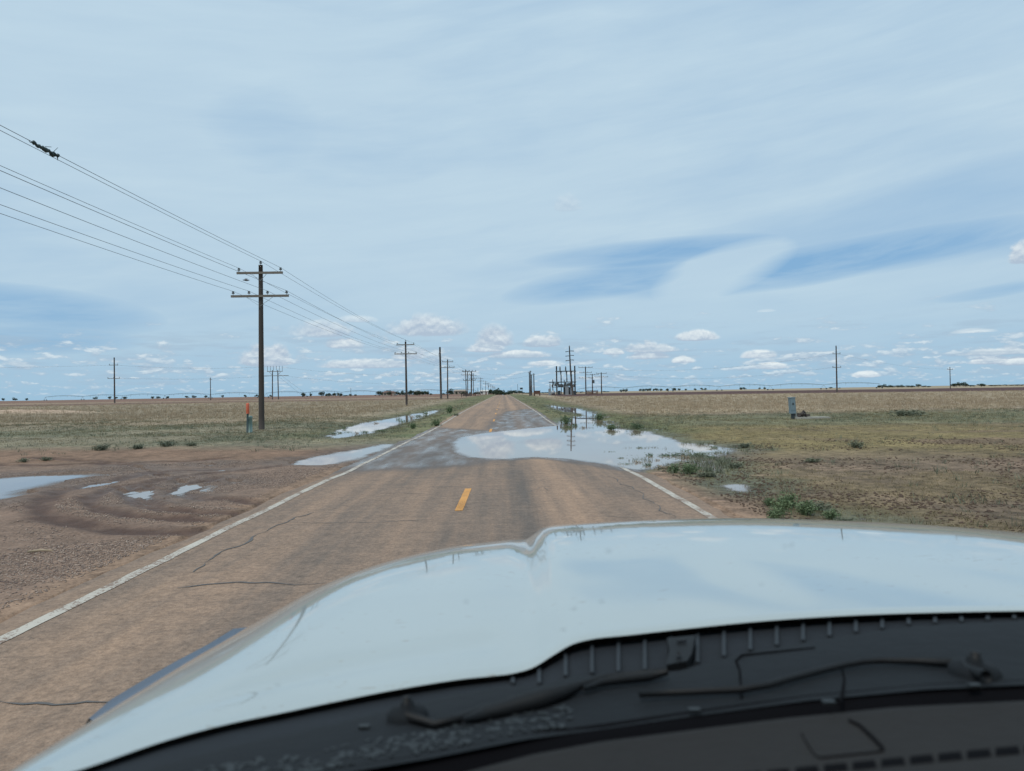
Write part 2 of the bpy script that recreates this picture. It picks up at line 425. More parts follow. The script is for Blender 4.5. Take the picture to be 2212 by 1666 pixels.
# ------------------------------------------------------------------ materials
def new_mat(name):
    m = bpy.data.materials.new(name); m.use_nodes = True; t = m.node_tree; t.nodes.clear()
    p = t.nodes.new('ShaderNodeBsdfPrincipled'); o = t.nodes.new('ShaderNodeOutputMaterial')
    t.links.new(p.outputs[0], o.inputs[0])
    return m, t, p
def setin(t, p, name, v):
    if isinstance(v, X): t.links.new(v.k, p.inputs[name])
    elif isinstance(v, tuple): p.inputs[name].default_value = (*v, 1)
    else: p.inputs[name].default_value = v
def coords(t, kind='Object'):
    n = t.nodes.new('ShaderNodeTexCoord'); return X(t, n.outputs[kind])
def geo_pos(t):
    n = t.nodes.new('ShaderNodeNewGeometry'); return X(t, n.outputs['Position'])
def attr(t, name, color=False):
    n = t.nodes.new('ShaderNodeAttribute'); n.attribute_name = name
    return X(t, n.outputs['Color' if color else 'Fac'])
def vscale(t, v, s):
    n = t.nodes.new('ShaderNodeVectorMath'); n.operation = 'MULTIPLY'; t.links.new(v.k, n.inputs[0]); n.inputs[1].default_value = s
    return X(t, n.outputs[0])
def bump(t, p, h, strength=.3, dist=.01):
    n = t.nodes.new('ShaderNodeBump'); n.inputs['Strength'].default_value = strength; n.inputs['Distance'].default_value = dist
    t.links.new(h.k, n.inputs['Height']); t.links.new(n.outputs[0], p.inputs['Normal'])
def simple(name, col, rough=.6, metal=0.0, var=.25, scale=6.0, stretch=(1, 1, 1), bmp=.15):
    m, t, p = new_mat(name)
    c = vscale(t, coords(t), stretch)
    n = noise(t, c, scale, 5, .6)
    k = (n - .5) * (2 * var) + 1.0
    setin(t, p, 'Base Color', scalec(t, col, k)); setin(t, p, 'Roughness', rough); setin(t, p, 'Metallic', metal)
    if bmp: bump(t, p, n, bmp, .01)
    return m
M = {}
M['wood'] = simple('weathered_pole_wood', (.060, .049, .043), .85, 0, .5, 9, (6, 6, .35), .5)
M['wood_grey'] = simple('grey_crossarm_wood', (.17, .15, .125), .85, 0, .35, 8, (.5, 4, 4), .3)
M['galv'] = simple('galvanised_steel', (.33, .35, .36), .5, .5, .2, 10)
M['steel_dark'] = simple('dark_painted_steel', (.10, .115, .12), .55, .2, .3, 4)
M['insul'] = simple('grey_glazed_insulator', (.13, .15, .16), .3, 0, .1)
M['wire'] = simple('weathered_aluminium_wire', (.12, .14, .155), .6, .3, .1)
M['orange'] = simple('orange_marker_sleeve', (.60, .125, .06), .5, 0, .08, 6, bmp=0)
M['green_post'] = simple('dark_green_marker_post', (.03, .055, .055), .6, 0, .2)
M['pedestal'] = simple('pale_green_pedestal_plastic', (.20, .285, .26), .5, 0, .12, 4)
M['cabinet'] = simple('blue_grey_cabinet_metal', (.19, .25, .28), .5, .2, .3, 7)
M['concrete'] = simple('concrete', (.36, .34, .30), .85, 0, .2, 9)
M['rust'] = simple('rusty_steel', (.12, .06, .042), .9, .1, .4, 3)
M['dark'] = simple('dark_equipment', (.035, .045, .05), .6, 0, .3)
M['stucco'] = simple('pale_stucco', (.32, .27, .22), .9, 0, .12)
M['roof_brown'] = simple('brown_roofing', (.16, .09, .07), .85, 0, .2)
M['whitewall'] = simple('white_siding', (.62, .60, .55), .8, 0, .06)
M['window'] = simple('dark_window_glass', (.03, .04, .05), .15, 0, .1, bmp=0)
M['trunk'] = simple('tree_bark', (.055, .045, .035), .9, 0, .4, 8)
def leafmat(name, a, b):
    m, t, p = new_mat(name)
    n = noise(t, geo_pos(t), .35, 3, .6)
    n2 = noise(t, geo_pos(t), 6.0, 2, .6)
    setin(t, p, 'Base Color', mixc(t, ((n - .5) * 1.6 + (n2 - .5) * 1.2 + .5).clamp(), a, b)); setin(t, p, 'Roughness', .75)
    return m
M['leaf'] = leafmat('dark_tree_foliage', (.018, .035, .022), (.055, .085, .045))
M['leaf_grey'] = leafmat('greyish_tree_foliage', (.04, .055, .045), (.085, .10, .07))
M['weed'] = leafmat('green_weed_leaves', (.065, .115, .05), (.16, .205, .10))
M['weed_dark'] = leafmat('grey_green_weed_leaves', (.085, .105, .07), (.19, .20, .13))
M['straw'] = leafmat('dry_straw_grass', (.25, .185, .12), (.42, .33, .22))
M['olive'] = leafmat('olive_short_grass', (.105, .09, .043), (.22, .175, .088))

# ground: colour comes from per-point soil and plant cover laid out in metres, broken up by fine noise
def ground_material():
    m, t, p = new_mat('prairie_soil')
    P = geo_pos(t)
    c = attr(t, 'soil', True); grav = attr(t, 'gravel'); mud = attr(t, 'mud'); rough_a = attr(t, 'cover')
    n1 = noise(t, P, 22.0, 6, .7); n2 = noise(t, P, 3.0, 6, .65); n3 = noise(t, vscale(t, P, (1, .5, 1)), .55, 5, .6)
    k = ((n1 - .5) * 1.5 + (n2 - .5) * 1.4 + (n3 - .5) * .9) * (rough_a * .8 + .55) + 1.0
    col = scalec(t, c, k.max(.15))
    # pebbles
    vn = t.nodes.new('ShaderNodeTexVoronoi'); vn.inputs['Scale'].default_value = 26; t.links.new(P.k, vn.inputs['Vector'])
    cell = X(t, vn.outputs['Distance']); cc = t.nodes.new('ShaderNodeSeparateColor'); t.links.new(vn.outputs['Color'], cc.inputs[0])
    cr = X(t, cc.outputs[0])
    stone = mixc(t, cr, (.16, .11, .085), (.46, .35, .28))
    gm = (grav * (noise(t, P, 2.2, 4, .6) * 1.7 - .15)).clamp() * (1.0 - mud)
    col = mixc(t, gm * (cell * -1.6 + 1.0).clamp() * .8, col, stone)
    col = mixc(t, mud * .88, col, scalec(t, (.076, .043, .032), (n2 * .8 + .6)))
    setin(t, p, 'Base Color', col)
    wet = attr(t, 'wet')
    setin(t, p, 'Roughness', (0.95 - mud * .10 - wet * (n2 * .7 + .05)).max(.24))
    setin(t, p, 'Specular IOR Level', .28)
    h = n1 * .35 + n2 * .9 + (1.0 - cell) * grav * .5
    bump(t, p, h, .9, .035)
    return m
M['ground'] = ground_material()

def road_material():
    m, t, p = new_mat('dusty_chipseal_road')
    P = geo_pos(t); s = t.nodes.new('ShaderNodeSeparateXYZ'); t.links.new(P.k, s.inputs[0])
    px, py = X(t, s.outputs[0]), X(t, s.outputs[1])
    wet = attr(t, 'wet'); dust = attr(t, 'dust')
    n0 = noise(t, vscale(t, P, (1, .28, 1)), .9, 5, .6)
    n1 = noise(t, P, 21.0, 5, .75); n2 = noise(t, P, 5.0, 5, .65)
    str_ = noise(t, vscale(t, P, (3.2, .12, 1)), 1.0, 4, .6)
    cross = noise(t, vscale(t, P, (.25, 3.0, 1)), 1.0, 4, .6)
    d = (dust + (n0 - .5) * .8 + (str_ - .5) * 1.1 + (cross - .5) * .25 + (n2 - .5) * .35).clamp()
    dry = mixc(t, d, (.135, .110, .092), (.365, .24, .16))
    dry = scalec(t, dry, ((n1 - .5) * 1.7 + (n2 - .5) * .5 + 1.0).max(.25))
    w = (wet * 1.6 + (noise(t, vscale(t, P, (1.5, .32, 1)), .9, 5, .62) - .5) * 2.0 * wet + wet * -.1).clamp()
    cks = noise(t, vscale(t, P, (.55, 3.4, 1)), 1.0, 6, .62) - .5
    ck = (1.0 - (cks._m('ABSOLUTE') * 130.0)).clamp() * (n0 - .42).smooth(0, .16)
    dry = mixc(t, ck * .55, dry, (.075, .062, .055))
    col = mixc(t, w * .62, dry, (.075, .062, .056))
    setin(t, p, 'Base Color', col)
    film = (wet * 1.3 - 1.0 + (noise(t, vscale(t, P, (1.7, .34, 1)), 1.0, 5, .6) - .5) * 2.6).clamp() * wet.smooth(.05, .4)
    setin(t, p, 'Roughness', (.88 - w * .30 - film * .52).max(.06))
    setin(t, p, 'Specular IOR Level', .35)
    vn = t.nodes.new('ShaderNodeTexVoronoi'); vn.inputs['Scale'].default_value = 55; t.links.new(P.k, vn.inputs['Vector'])
    hh = (X(t, vn.outputs['Distance']) * .6 + n1 * .5) * (1.0 - film * .93) + n2 * .12 * (1.0 - film)
    bump(t, p, hh, .75, .012)
    return m
M['road'] = road_material()
def paint(name, col, wear):
    m, t, p = new_mat(name); P = geo_pos(t)
    n = noise(t, P, 26, 5, .75); n2 = noise(t, P, 1.6, 4, .6)
    f = ((n + (n2 - .5) * .6) - wear).smooth(-.02, .06)
    setin(t, p, 'Base Color', mixc(t, f, (.22, .15, .11), scalec(t, col, (n2 - .5) * .5 + 1.0))); setin(t, p, 'Roughness', .7)
    bump(t, p, n, .5, .006)
    return m
M['white_paint'] = paint('worn_white_road_paint', (.47, .43, .365), .445)
M['yellow_paint'] = paint('yellow_road_paint', (.60, .28, .065), .33)
M['tar'] = simple('crack_sealant_tar', (.095, .084, .077), .6, 0, .4, 9)
def water_material():
    m, t, p = new_mat('muddy_puddle_water')
    P = geo_pos(t); n = noise(t, vscale(t, P, (1, .6, 1)), 1.5, 3, .5)
    setin(t, p, 'Base Color', mixc(t, noise(t, P, .4, 3, .5), (.23, .17, .13), (.30, .23, .18)))
    dp = attr(t, 'depth'); nn2 = noise(t, vscale(t, P, (1.2, .5, 1)), 3.0, 5, .65)
    sh = 1.0 - (dp + (nn2 - .5) * .010).smooth(.000, .011)          # skin of water over mud at the shore
    setin(t, p, 'Roughness', sh * .22 + .02); setin(t, p, 'IOR', 1.38); setin(t, p, 'Specular IOR Level', .65)
    bump(t, p, n + nn2 * sh * 2.0, .10, .004)
    tr = t.nodes.new('ShaderNodeBsdfTransparent'); mx = t.nodes.new('ShaderNodeMixShader'); out = [q for q in t.nodes if q.type == 'OUTPUT_MATERIAL'][0]
    t.links.new((sh * .72).k, mx.inputs[0]); t.links.new(p.outputs[0], mx.inputs[1]); t.links.new(tr.outputs[0], mx.inputs[2]); t.links.new(mx.outputs[0], out.inputs[0])
    return m
M['water'] = water_material()

# ------------------------------------------------------------------ ground sheet
rr = np.concatenate([np.geomspace(.8, 6, 46)[:-1], np.geomspace(6, 42, 430)[:-1], np.geomspace(42, 420, 260)[:-1], np.geomspace(420, 9000, 110)])
th = np.radians(np.concatenate([np.arange(-180, -44, 4.0), np.arange(-44, 44, .105), np.arange(44, 180, 4.0)]))
nr, nth = len(rr), len(th)
R_, T_ = np.meshgrid(rr, th, indexing='ij')
GX, GY = (R_ * np.sin(T_)).ravel(), (R_ * np.cos(T_)).ravel()
GZ, GMUD = ground_z(GX, GY)
GZ = GZ.copy()
# cover
r = np.hypot(GX, GY)
big = fbm(GX * .045 + 9, GY * .045, 4, .55); mid = fbm(GX * .25, GY * .25, 4, .55); midx = fbm(GX * .12 + 50, GY * .3, 4, .6); sm = fbm(GX * 1.1, GY * 1.1, 4, .6)
C = lambda *a: np.array(a)
def lerp(a, b, w): return a * (1 - w[:, None]) + (b if getattr(b, 'ndim', 1) == 2 else b[None, :]) * w[:, None]
soil = np.tile(C(.235, .155, .105), (len(GX), 1))
left = GX < 0
off = np.maximum(np.maximum(XL - GX, GX - XR), 0)
def S(a, b, x): return sstep(a, b, x)
# left side, by distance
wob = (midx - .5) * 10
g = C(.125, .128, .078); tanc = C(.33, .262, .175); brown = C(.20, .118, .083); redb = C(.16, .085, .065); olive = C(.185, .150, .070); dirt = C(.245, .150, .100)
turn = left * (1 - S(19, 22, GY + (mid - .5) * 2)) * S(.1, .5, off)
soil = lerp(soil, C(.205, .138, .100), turn)
w = left * S(20, 22, GY) * (1 - S(25, 29, GY + wob * .4)); soil = lerp(soil, C(.20, .125, .082), w)
w = left * S(25, 29, GY + wob * .4) * (1 - S(42, 60, GY + wob)); soil = lerp(soil, C(.205, .178, .118), w)
w = left * S(42, 60, GY + wob) * (1 - S(150, 190, r + wob * 2)); soil = lerp(soil, tanc * .86, w)
gl = S(.44, .62, mid * .5 + midx * .5) * left * S(24, 30, GY) * (1 - S(45, 75, GY)); soil = lerp(soil, C(.13, .135, .085), gl * .8)
gl = S(.45, .62, midx) * left * S(60, 80, r) * (1 - S(130, 170, r)); soil = lerp(soil, C(.20, .165, .115), gl * .6)
w = left * S(165, 185, r + wob * 1.2); soil = lerp(soil, brown, w)
w = left * S(176, 182, r + wob) * (1 - S(188, 196, r + wob)); soil = lerp(soil, C(.12, .09, .07), w * .7)
w = left * S(205, 215, r + wob) * (1 - S(240, 260, r + wob)) * .6; soil = lerp(soil, tanc * .9, w)
# right side
right = ~left
w = right * S(.1, 1.0, off); soil = lerp(soil, C(.150, .108, .072), w)
ol = right * S(.42, .58, mid) * S(.3, 1.5, off); soil = lerp(soil, C(.17, .125, .065), ol * .6)
ol = right * S(1.5, 4, off) * S(17, 24, GY) * (1 - S(34, 42, GY)) * (1 - .6 * S(14, 24, off)); soil = lerp(soil, C(.19, .148, .062), ol * .8)
rd = right * S(.5, .62, midx) * S(6, 10, off) * (1 - S(30, 40, GY)); soil = lerp(soil, C(.165, .110, .075), rd * .7)
grn = right * S(33, 40, GY + wob * .7) * (1 - S(48, 58, GY + wob * .7)) * S(1, 3, off); soil = lerp(soil, C(.150, .150, .082), grn * .8)
w = right * S(50, 62, GY + wob * .7) * S(5, 9, off); soil = lerp(soil, tanc, w)
w = right * S(.46, .6, midx) * S(60, 80, r) * (1 - S(120, 160, r)); soil = lerp(soil, C(.27, .20, .145), w * .5)
w = right * S(184, 190, r + (big - .5) * 20) * (1 - S(385, 400, r)) * S(10, 14, off); soil = lerp(soil, C(.085, .042, .036), w)
w = right * S(395, 410, r); soil = lerp(soil, tanc * .95, w)
# verges beside the road beyond the water
vg = (1 - S(4.5, 7.5, off + (mid - .5) * 3)) * S(29, 36, GY) * (1 - S(700, 900, GY)); soil = lerp(soil, C(.15, .145, .068), vg * .85)
vg2 = vg * S(.45, .62, sm * .4 + mid * .6); soil = lerp(soil, C(.095, .118, .05), vg2 * .8)
# bare heap
bx, by = at_z(40, 893, .3)[:2]
w = np.exp(-((GX - bx) / 9) ** 4 - ((GY - by) / 3.2) ** 4) * .95; soil = lerp(soil, C(.50, .36, .26), w)
# paler crusts and reddish dirt patches
soil = lerp(soil, C(.30, .205, .14), S(.62, .78, sm * .5 + midx * .5) * (r < 45) * .45 * (off > .5))
soil *= (.82 + .36 * big)[:, None]
grav = (turn * (.55 + .6 * (mid - .3))).clip(0, 1)
# shores: dark and wet
wetm = np.zeros(len(GX)); 
for p in PUD:
    Pp = np.asarray(p['poly']); m = (GX > Pp[:, 0].min() - 3) & (GX < Pp[:, 0].max() + 3) & (GY > Pp[:, 1].min() - 3) & (GY < Pp[:, 1].max() + 3)
    sdp = polysd(GX[m], GY[m], p['poly'])
    wetm[m] = np.maximum(wetm[m], 1 - S(.0, 1.3, sdp + (sm[m] - .5) * 1.5))
soil = lerp(soil, soil * .62, wetm * .9)
greenring = wetm * right * S(.35, .55, mid); soil = lerp(soil, C(.11, .115, .05), greenring * .6)
cover = np.where(turn > .5, .8, np.where(left, 1.15, 1.6)) * (1 - S(200, 500, r) * .8)
idx = np.arange(nr * nth).reshape(nr, nth)
a = idx[:-1, :]; b = np.roll(idx, -1, 1)[:-1, :]; c_ = np.roll(idx, -1, 1)[1:, :]; d_ = idx[1:, :]
F = np.stack([a.ravel(), d_.ravel(), c_.ravel(), b.ravel()], 1)
V = np.stack([GX, GY, GZ], 1)
ground = fast_mesh('ground', V, F, M['ground'], None, True)
tag(ground, kind='structure')
add_attr(ground, 'soil', soil); add_attr(ground, 'gravel', grav); add_attr(ground, 'mud', GMUD * (1 - wetm * .3)); add_attr(ground, 'cover', cover)
add_attr(ground, 'wet', (wetm * np.where(left, .75, 1) + GMUD * .15).clip(0, 1))

# ------------------------------------------------------------------ road, with its lines and tar seams
ys = np.concatenate([np.arange(-30, 1, 1.0), np.arange(1, 52, .14), np.arange(52, 120, .8), np.arange(120, 430, 4), np.arange(430, 1200, 20)])
xs = np.linspace(0, 1, 84)
YY, UU = np.meshgrid(ys, xs, indexing='ij')
jagL = XL + (fbm(YY * .6, YY * 0 + 3, 4, .6) - .5) * .34; jagR = XR + (fbm(YY * .7 + 40, YY * 0 + 8, 4, .6) - .5) * .30
XX = jagL + (jagR - jagL) * UU
ZZ = road_surf(XX.ravel(), YY.ravel()).reshape(XX.shape)
ZZ[:, 0] -= .05; ZZ[:, -1] -= .05            # the broken edge turned down into the soil
XXf, YYf, ZZf = XX.ravel(), YY.ravel(), ZZ.ravel()
n_y, n_x = XX.shape; idx = np.arange(n_y * n_x).reshape(n_y, n_x)
F = np.stack([idx[:-1, :-1].ravel(), idx[:-1, 1:].ravel(), idx[1:, 1:].ravel(), idx[1:, :-1].ravel()], 1)
road = fast_mesh('road', np.stack([XXf, YYf, ZZf], 1), F, M['road'], None, True); tag(road, kind='structure')
def wpoly(pts, z=-.09): return [tuple(at_z(x, y, z)[:2]) for x, y in pts]
w1 = polysd(XXf, YYf, wpoly([(640, 1030), (700, 1003), (820, 960), (905, 920), (960, 925), (1075, 932), (1080, 990), (1010, 1005), (900, 1012), (800, 1016)]))
w2 = polysd(XXf, YYf, wpoly([(1062, 926), (1075, 905), (1100, 893), (1140, 888), (1172, 895), (1200, 922), (1120, 935)], -.06))
w3 = polysd(XXf, YYf, PUD[0]['poly'])
wet = np.maximum(np.maximum(1 - S(-.6, 1.0, w1), 1 - S(-.3, .8, w2)), 1 - S(.1, .7, w3))
add_attr(road, 'wet', wet.clip(0, 1))
dust = .42 + .0 * XXf
for c0, wd, am in ((1.05, .55, .52), (-2.9, .6, .16), (-1.4, .5, .05), (2.3, .4, .12), (-.1, .35, .12)):
    dust += am * np.exp(-((XXf - c0) / wd) ** 2)
for c0, wd, am in ((.28, .33, -.30), (-2.2, .4, -.14), (1.75, .3, -.14)):
    dust += am * np.exp(-((XXf - c0) / wd) ** 2)
dust += .18 * (YYf > 30) * (XXf < .5) - .0
dust += (fbm(XXf * .4, YYf * .12 + 5, 3) - .5) * .5
add_attr(road, 'dust', dust)
def strip(name, pts, wds, mat, lift=.005, parent=None, seg=.12, jag=0.0):
    """a painted or sealed strip that lies on the road along pts (X, Y)"""
    pts = np.asarray(pts, float); out = []; wo_ = []
    for i in range(len(pts) - 1):
        L = np.hypot(*(pts[i + 1] - pts[i])); n = max(1, int(L / (seg * max(1, pts[i][1] / 40))))
        for k in range(n):
            out.append(pts[i] + (pts[i + 1] - pts[i]) * k / n); wo_.append(wds[i] + (wds[i + 1] - wds[i]) * k / n)
    out.append(pts[-1]); wo_.append(wds[-1]); out = np.array(out); wo_ = np.array(wo_)
    t = np.gradient(out, axis=0); t /= np.linalg.norm(t, axis=1)[:, None] + 1e-9; nn = np.stack([-t[:, 1], t[:, 0]], 1)
    if jag:
        wo_ = wo_ * (1 + (fbm(out[:, 0] * 5 + 9, out[:, 1] * 5, 2) - .5) * jag)
        out = out + nn * ((fbm(out[:, 0] * 2.1, out[:, 1] * 2.1 + 5, 3) - .5) * .12 * jag)[:, None]
    rows = np.stack([out + nn * (wo_ / 2)[:, None], out, out - nn * (wo_ / 2)[:, None]], 1)
    fl = rows.reshape(-1, 2); z = np.interp(0, [0], [0]) + road_surf(fl[:, 0], fl[:, 1]) + lift
    n = len(out); idx = np.arange(3 * n).reshape(n, 3)
    F = np.concatenate([np.stack([idx[:-1, k], idx[1:, k], idx[1:, k + 1], idx[:-1, k + 1]], 1) for k in (0, 1)])
    o = fast_mesh(name, np.column_stack([fl, z]), F, mat, parent, True)
    return o
for x, w_ in ((-3.85, .125), (2.96, .125)):
    ly = np.concatenate([np.arange(-10, 120, 3.0), np.arange(120, 440, 12)])
    lx = x + (fbm(ly * .15 + x, ly * 0 + x, 2) - .5) * .08
    tag(strip('edge_line', np.column_stack([lx, ly]), np.full(len(ly), w_), M['white_paint'], parent=road, jag=.25))
y0 = 11.25
for k in range(-1, 26):
    a_ = y0 + 12.19 * k; x0 = -.72 + .06 * min(1, max(0, (a_ - 12) / 30))
    strip('centre_dash', [(x0, a_), (x0 + .005, a_ + 1.4), (x0 + .01, a_ + 2.85)], [.125] * 3, M['yellow_paint'], parent=road, jag=.1)
CR = [zm(0, 1650, 1.7015, [(1290, 1062), (1370, 1000), (1480, 945), (1570, 905), (1680, 850), (1780, 800), (1900, 735), (2000, 690), (2100, 655)]),
      zm(0, 1650, 1.7015, [(1290, 1062), (1400, 1055), (1550, 1056)]), zm(0, 1650, 1.7015, [(1200, 1172), (1400, 1160), (1600, 1145), (1800, 1140), (2000, 1145), (2212, 1130)]),
      zm(0, 1650, 1.7015, [(1950, 720), (2080, 728), (2212, 735)]),
      zm(0, 2350, 1.58, [(-20, 680), (180, 690), (330, 685), (500, 690), (560, 680), (740, 685)]),
      zm(1100, 1550, 1.843, [(170, 970), (400, 968), (700, 975), (1000, 968), (1300, 945)]), zm(1100, 1550, 1.843, [(600, 757), (800, 750), (1000, 748), (1100, 752)]),
      zm(1100, 1550, 1.843, [(640, 715), (900, 705), (1150, 698), (1300, 697), (1450, 700)]), zm(1100, 1550, 1.843, [(680, 648), (900, 638), (1100, 636)]),
      zm(1100, 1550, 1.843, [(1400, 640), (1490, 638)]), zm(1100, 1550, 1.843, [(1780, 580), (1860, 585), (1930, 600)]), zm(1100, 1550, 1.843, [(1850, 740), (1960, 700), (1990, 740)]),
      zm(1100, 1550, 1.843, [(1770, 655), (1900, 650), (1985, 660)]),
      zm(2100, 1550, 2.212, [(720, 745), (800, 780), (900, 850), (1000, 910), (1100, 990), (1200, 1060), (1300, 1130)]),
      zm(2100, 1550, 2.212, [(550, 1112), (800, 1118), (1000, 1120)]), zm(1100, 1550, 1.843, [(0, 975), (60, 965), (150, 968)])]
for ci, l in enumerate(CR):
    pts = [at_z(x, y, -.0 if y > 1020 else -.05)[:2] for x, y in l]
    wd = [.026 if ci in (0, 2, 4) else .013] * len(pts); wd[0] *= .4; wd[-1] *= .4
    if ci in (0, 2): wd[len(wd) // 2] *= 1.3
    strip('tar_seam', pts, wd, M['tar'], .005, road, .05, 2.2)

# ------------------------------------------------------------------ standing water
WN = {'main': ('puddle', 'broad shallow pool flooding the right lane and verge')}
for p in PUD:
    P = np.array(p['poly']); cen = P.mean(0)
    x0_, x1_ = P[:, 0].min() - 1.6, P[:, 0].max() + 1.6; y0_, y1_ = P[:, 1].min() - 2.0, P[:, 1].max() + 2.0
    gx, gy = np.meshgrid(np.linspace(x0_, x1_, max(8, min(170, int((x1_ - x0_) / .16)))), np.linspace(y0_, y1_, max(8, min(170, int((y1_ - y0_) / .16)))), indexing='ij')
    sdv = polysd(gx.ravel(), gy.ravel(), p['poly']).reshape(gx.shape)
    ok = sdv < 1.35 if p['name'] != 'small' else sdv < .6
    n1_, n2_ = gx.shape; idx = np.arange(n1_ * n2_).reshape(n1_, n2_)
    q = ok[:-1, :-1] & ok[1:, :-1] & ok[1:, 1:] & ok[:-1, 1:]
    F = np.stack([idx[:-1, :-1][q], idx[1:, :-1][q], idx[1:, 1:][q], idx[:-1, 1:][q]], 1)
    used, inv = np.unique(F, return_inverse=True)
    V = np.column_stack([gx.ravel()[used], gy.ravel()[used], np.full(len(used), p['z'])])
    o = fast_mesh('puddle_water', V, inv.reshape(F.shape), M['water'], None, True); tag(o, kind='structure')
    inr = (V[:, 0] > XL) & (V[:, 0] < XR)
    bed = np.where(inr, road_surf(V[:, 0], V[:, 1]), ground_z(V[:, 0], V[:, 1])[0]); add_attr(o, 'depth', (p['z'] - bed).clip(-.02, .2))
# ------------------------------------------------------------------ utility poles along the road
def insul_mesh(mb, c, s=1.0):
    mb.lathe(c, [(.012 * s, -.02), (.012 * s, .07 * s), (.05 * s, .08 * s), (.085 * s, .10 * s), (.085 * s, .135 * s), (.05 * s, .15 * s), (.045 * s, .17 * s), (.07 * s, .185 * s), (.065 * s, .215 * s), (.03 * s, .235 * s)], 10)
def line_pole(label, X_, Y, h=9.31, lean=0.0, detail=True, r0=.165, arms=((.47, 2.58), (1.78, 3.24)), group='wooden poles of the roadside power line', name='utility_pole', yaw=0.0, pin=True):
    z0 = gz(X_, Y)
    t = thing(name, label, 'utility pole', (X_, Y, z0), group, yaw)
    k = 14 if detail else 8
    n = 9
    b = MB().tube([(lean * (i / n) ** 1 * h, 0, -.4 + (h + .4) * i / n) for i in range(n + 1)], [r0 * (1 - .30 * i / n) for i in range(n + 1)], k)
    b.build('shaft', M['wood'], t, True)
    for ai, (down, L) in enumerate(arms):
        za = h - down; xo = lean * za; fy = -.16
        MB().box((xo, fy, za), (L, .10, .125)).build('crossarm', M['wood_grey'], t)
        if detail:
            hw = .42 if ai == 0 else .78; dr = .46 if ai == 0 else .56
            for sgn in (-1, 1):
                MB().bar((xo + sgn * hw, fy - .06, za - .05), (xo + sgn * .03, fy - .04, za - dr), .035, .012).build('brace', M['galv'], t)
        spots = ([-L / 2 + .12, L / 2 - .12] if ai == 0 else [-L / 2 + .12, -.61, .43, L / 2 - .12])
        for sx in spots:
            m = MB(); insul_mesh(m, (xo + sx, fy, za + .06), 1.0 if detail else 1.4); m.build('insulator', M['insul'], t)
    if pin:
        m = MB(); insul_mesh(m, (lean * h, 0, h), 1.0); m.build('insulator', M['insul'], t)
    return t, z0
LP = []
def px_pole(xb, yb, Z): return at_y(xb, yb, Z)[0]
roadside = [(565, 925, 41.0, 9.31, .006, 'tall dark wooden power pole beside the pale green pedestal, nearest of the roadside line'),
            (878.5, 877, 104, 9.25, -.004, 'wooden power pole mirrored in the left ditch pool, two crossarms'),
            (967, 861, 169, 9.2, .012, 'wooden power pole just right of the thick bare pole'),
            (1007.5, 855, 250, 9.2, -.02, 'leaning wooden power pole behind the low wooden fence brace'),
            (1023, 855, 312, 9.1, 0, 'wooden power pole standing against the stout double pole'),
            (1038.7, 854, 386, 9.2, .004, 'wooden power pole in front of the white shed'),
            (1049, 853, 492, 9.2, 0, 'small wooden power pole at the near end of the left tree clump'),
            (1055, 853, 560, 9.0, 0, 'small wooden power pole with a transformer halfway down, before the left trees'),
            (1060.5, 853, 690, 9.2, 0, 'tiny far wooden power pole rising above the left tree clump'),
            (1064.5, 853, 800, 9.2, 0, 'tinier far power pole over the middle of the left trees'),
            (1067, 853, 900, 9.2, 0, 'tiny power pole, one before the last over the left trees'),
            (1069.5, 853, 1010, 9.2, 0, 'last tiny power pole over the left trees, nearest the road')]
for i, (xb, yb, Z, h, lean, lab) in enumerate(roadside):
    x = px_pole(xb, yb, Z); t, z0 = line_pole(lab, x, Z, h, lean, i < 4)
    LP.append((x, Z, z0, h, lean))
    if i == 7:
        MB().lathe((.34, 0, 5.6), [(.05, 0), (.28, .02), (.28, .85), (.1, .95)], 10).build('transformer_can', M['galv'], t)
# conductors: each wire runs over all the poles
WO = [('top pin', lambda h, ln: (ln * h, 0, h + .23)), ('upper right', lambda h, ln: (1.17 + ln * h, -.16, h - .47 + .28)), ('upper left', lambda h, ln: (-1.17 + ln * h, -.16, h - .47 + .28)),
      ('lower far right', lambda h, ln: (1.5 + ln * h, -.16, h - 1.5)), ('lower inner right', lambda h, ln: (.43 + ln * h, -.16, h - 1.5)),
      ('lower inner left', lambda h, ln: (-.61 + ln * h, -.16, h - 1.5)), ('lower far left', lambda h, ln: (-1.5 + ln * h, -.16, h - 1.5))]
WLAB = ['thin wire on the pole-top pins, uppermost of the seven roadside wires', 'thin wire on the right ends of the short upper crossarms',
        'thin wire on the left ends of the short upper crossarms', 'thin wire on the right ends of the long lower crossarms',
        'thin wire on the inner right insulators of the long lower crossarms', 'thin wire on the inner left insulators of the long lower crossarms',
        'thin wire on the left ends of the long lower crossarms, lowest of the seven']
PRE = (LP[0][0] - .1, -24.0, .0, 9.3, 0)
SAG = [.34, .42, .36, .40, .38, .44, .36]
def wire(name, label, nodes, rad, sag=.3, group=None, mat='wire', parent=None, n=5, cat='power line'):
    pts = []; rads = []
    for i, (A, B) in enumerate(zip(nodes[:-1], nodes[1:])):
        A = np.array(A); B = np.array(B); k = 22 if i < 2 else 8
        for j in range(k):
            u = j / k; p = A + (B - A) * u; p[2] -= 4 * sag * u * (1 - u); pts.append(p)
    pts.append(np.array(nodes[-1]))
    o = MB().tube(pts, [rad] * len(pts), n).build(name, M[mat], parent, True)
    if label: tag(o, label, cat, group)
    return o
WP = []
for wi, (nm, f) in enumerate(WO):
    nodes = []
    for (x, y, z0, h, ln) in [PRE] + LP[:9]:
        dx_, dy_, dz_ = f(h, ln); nodes.append((x + dx_, y + dy_, z0 + dz_))
    WP.append(nodes)
    wire('overhead_wire', WLAB[wi], nodes, .0085, SAG[wi], 'wires of the roadside power line')
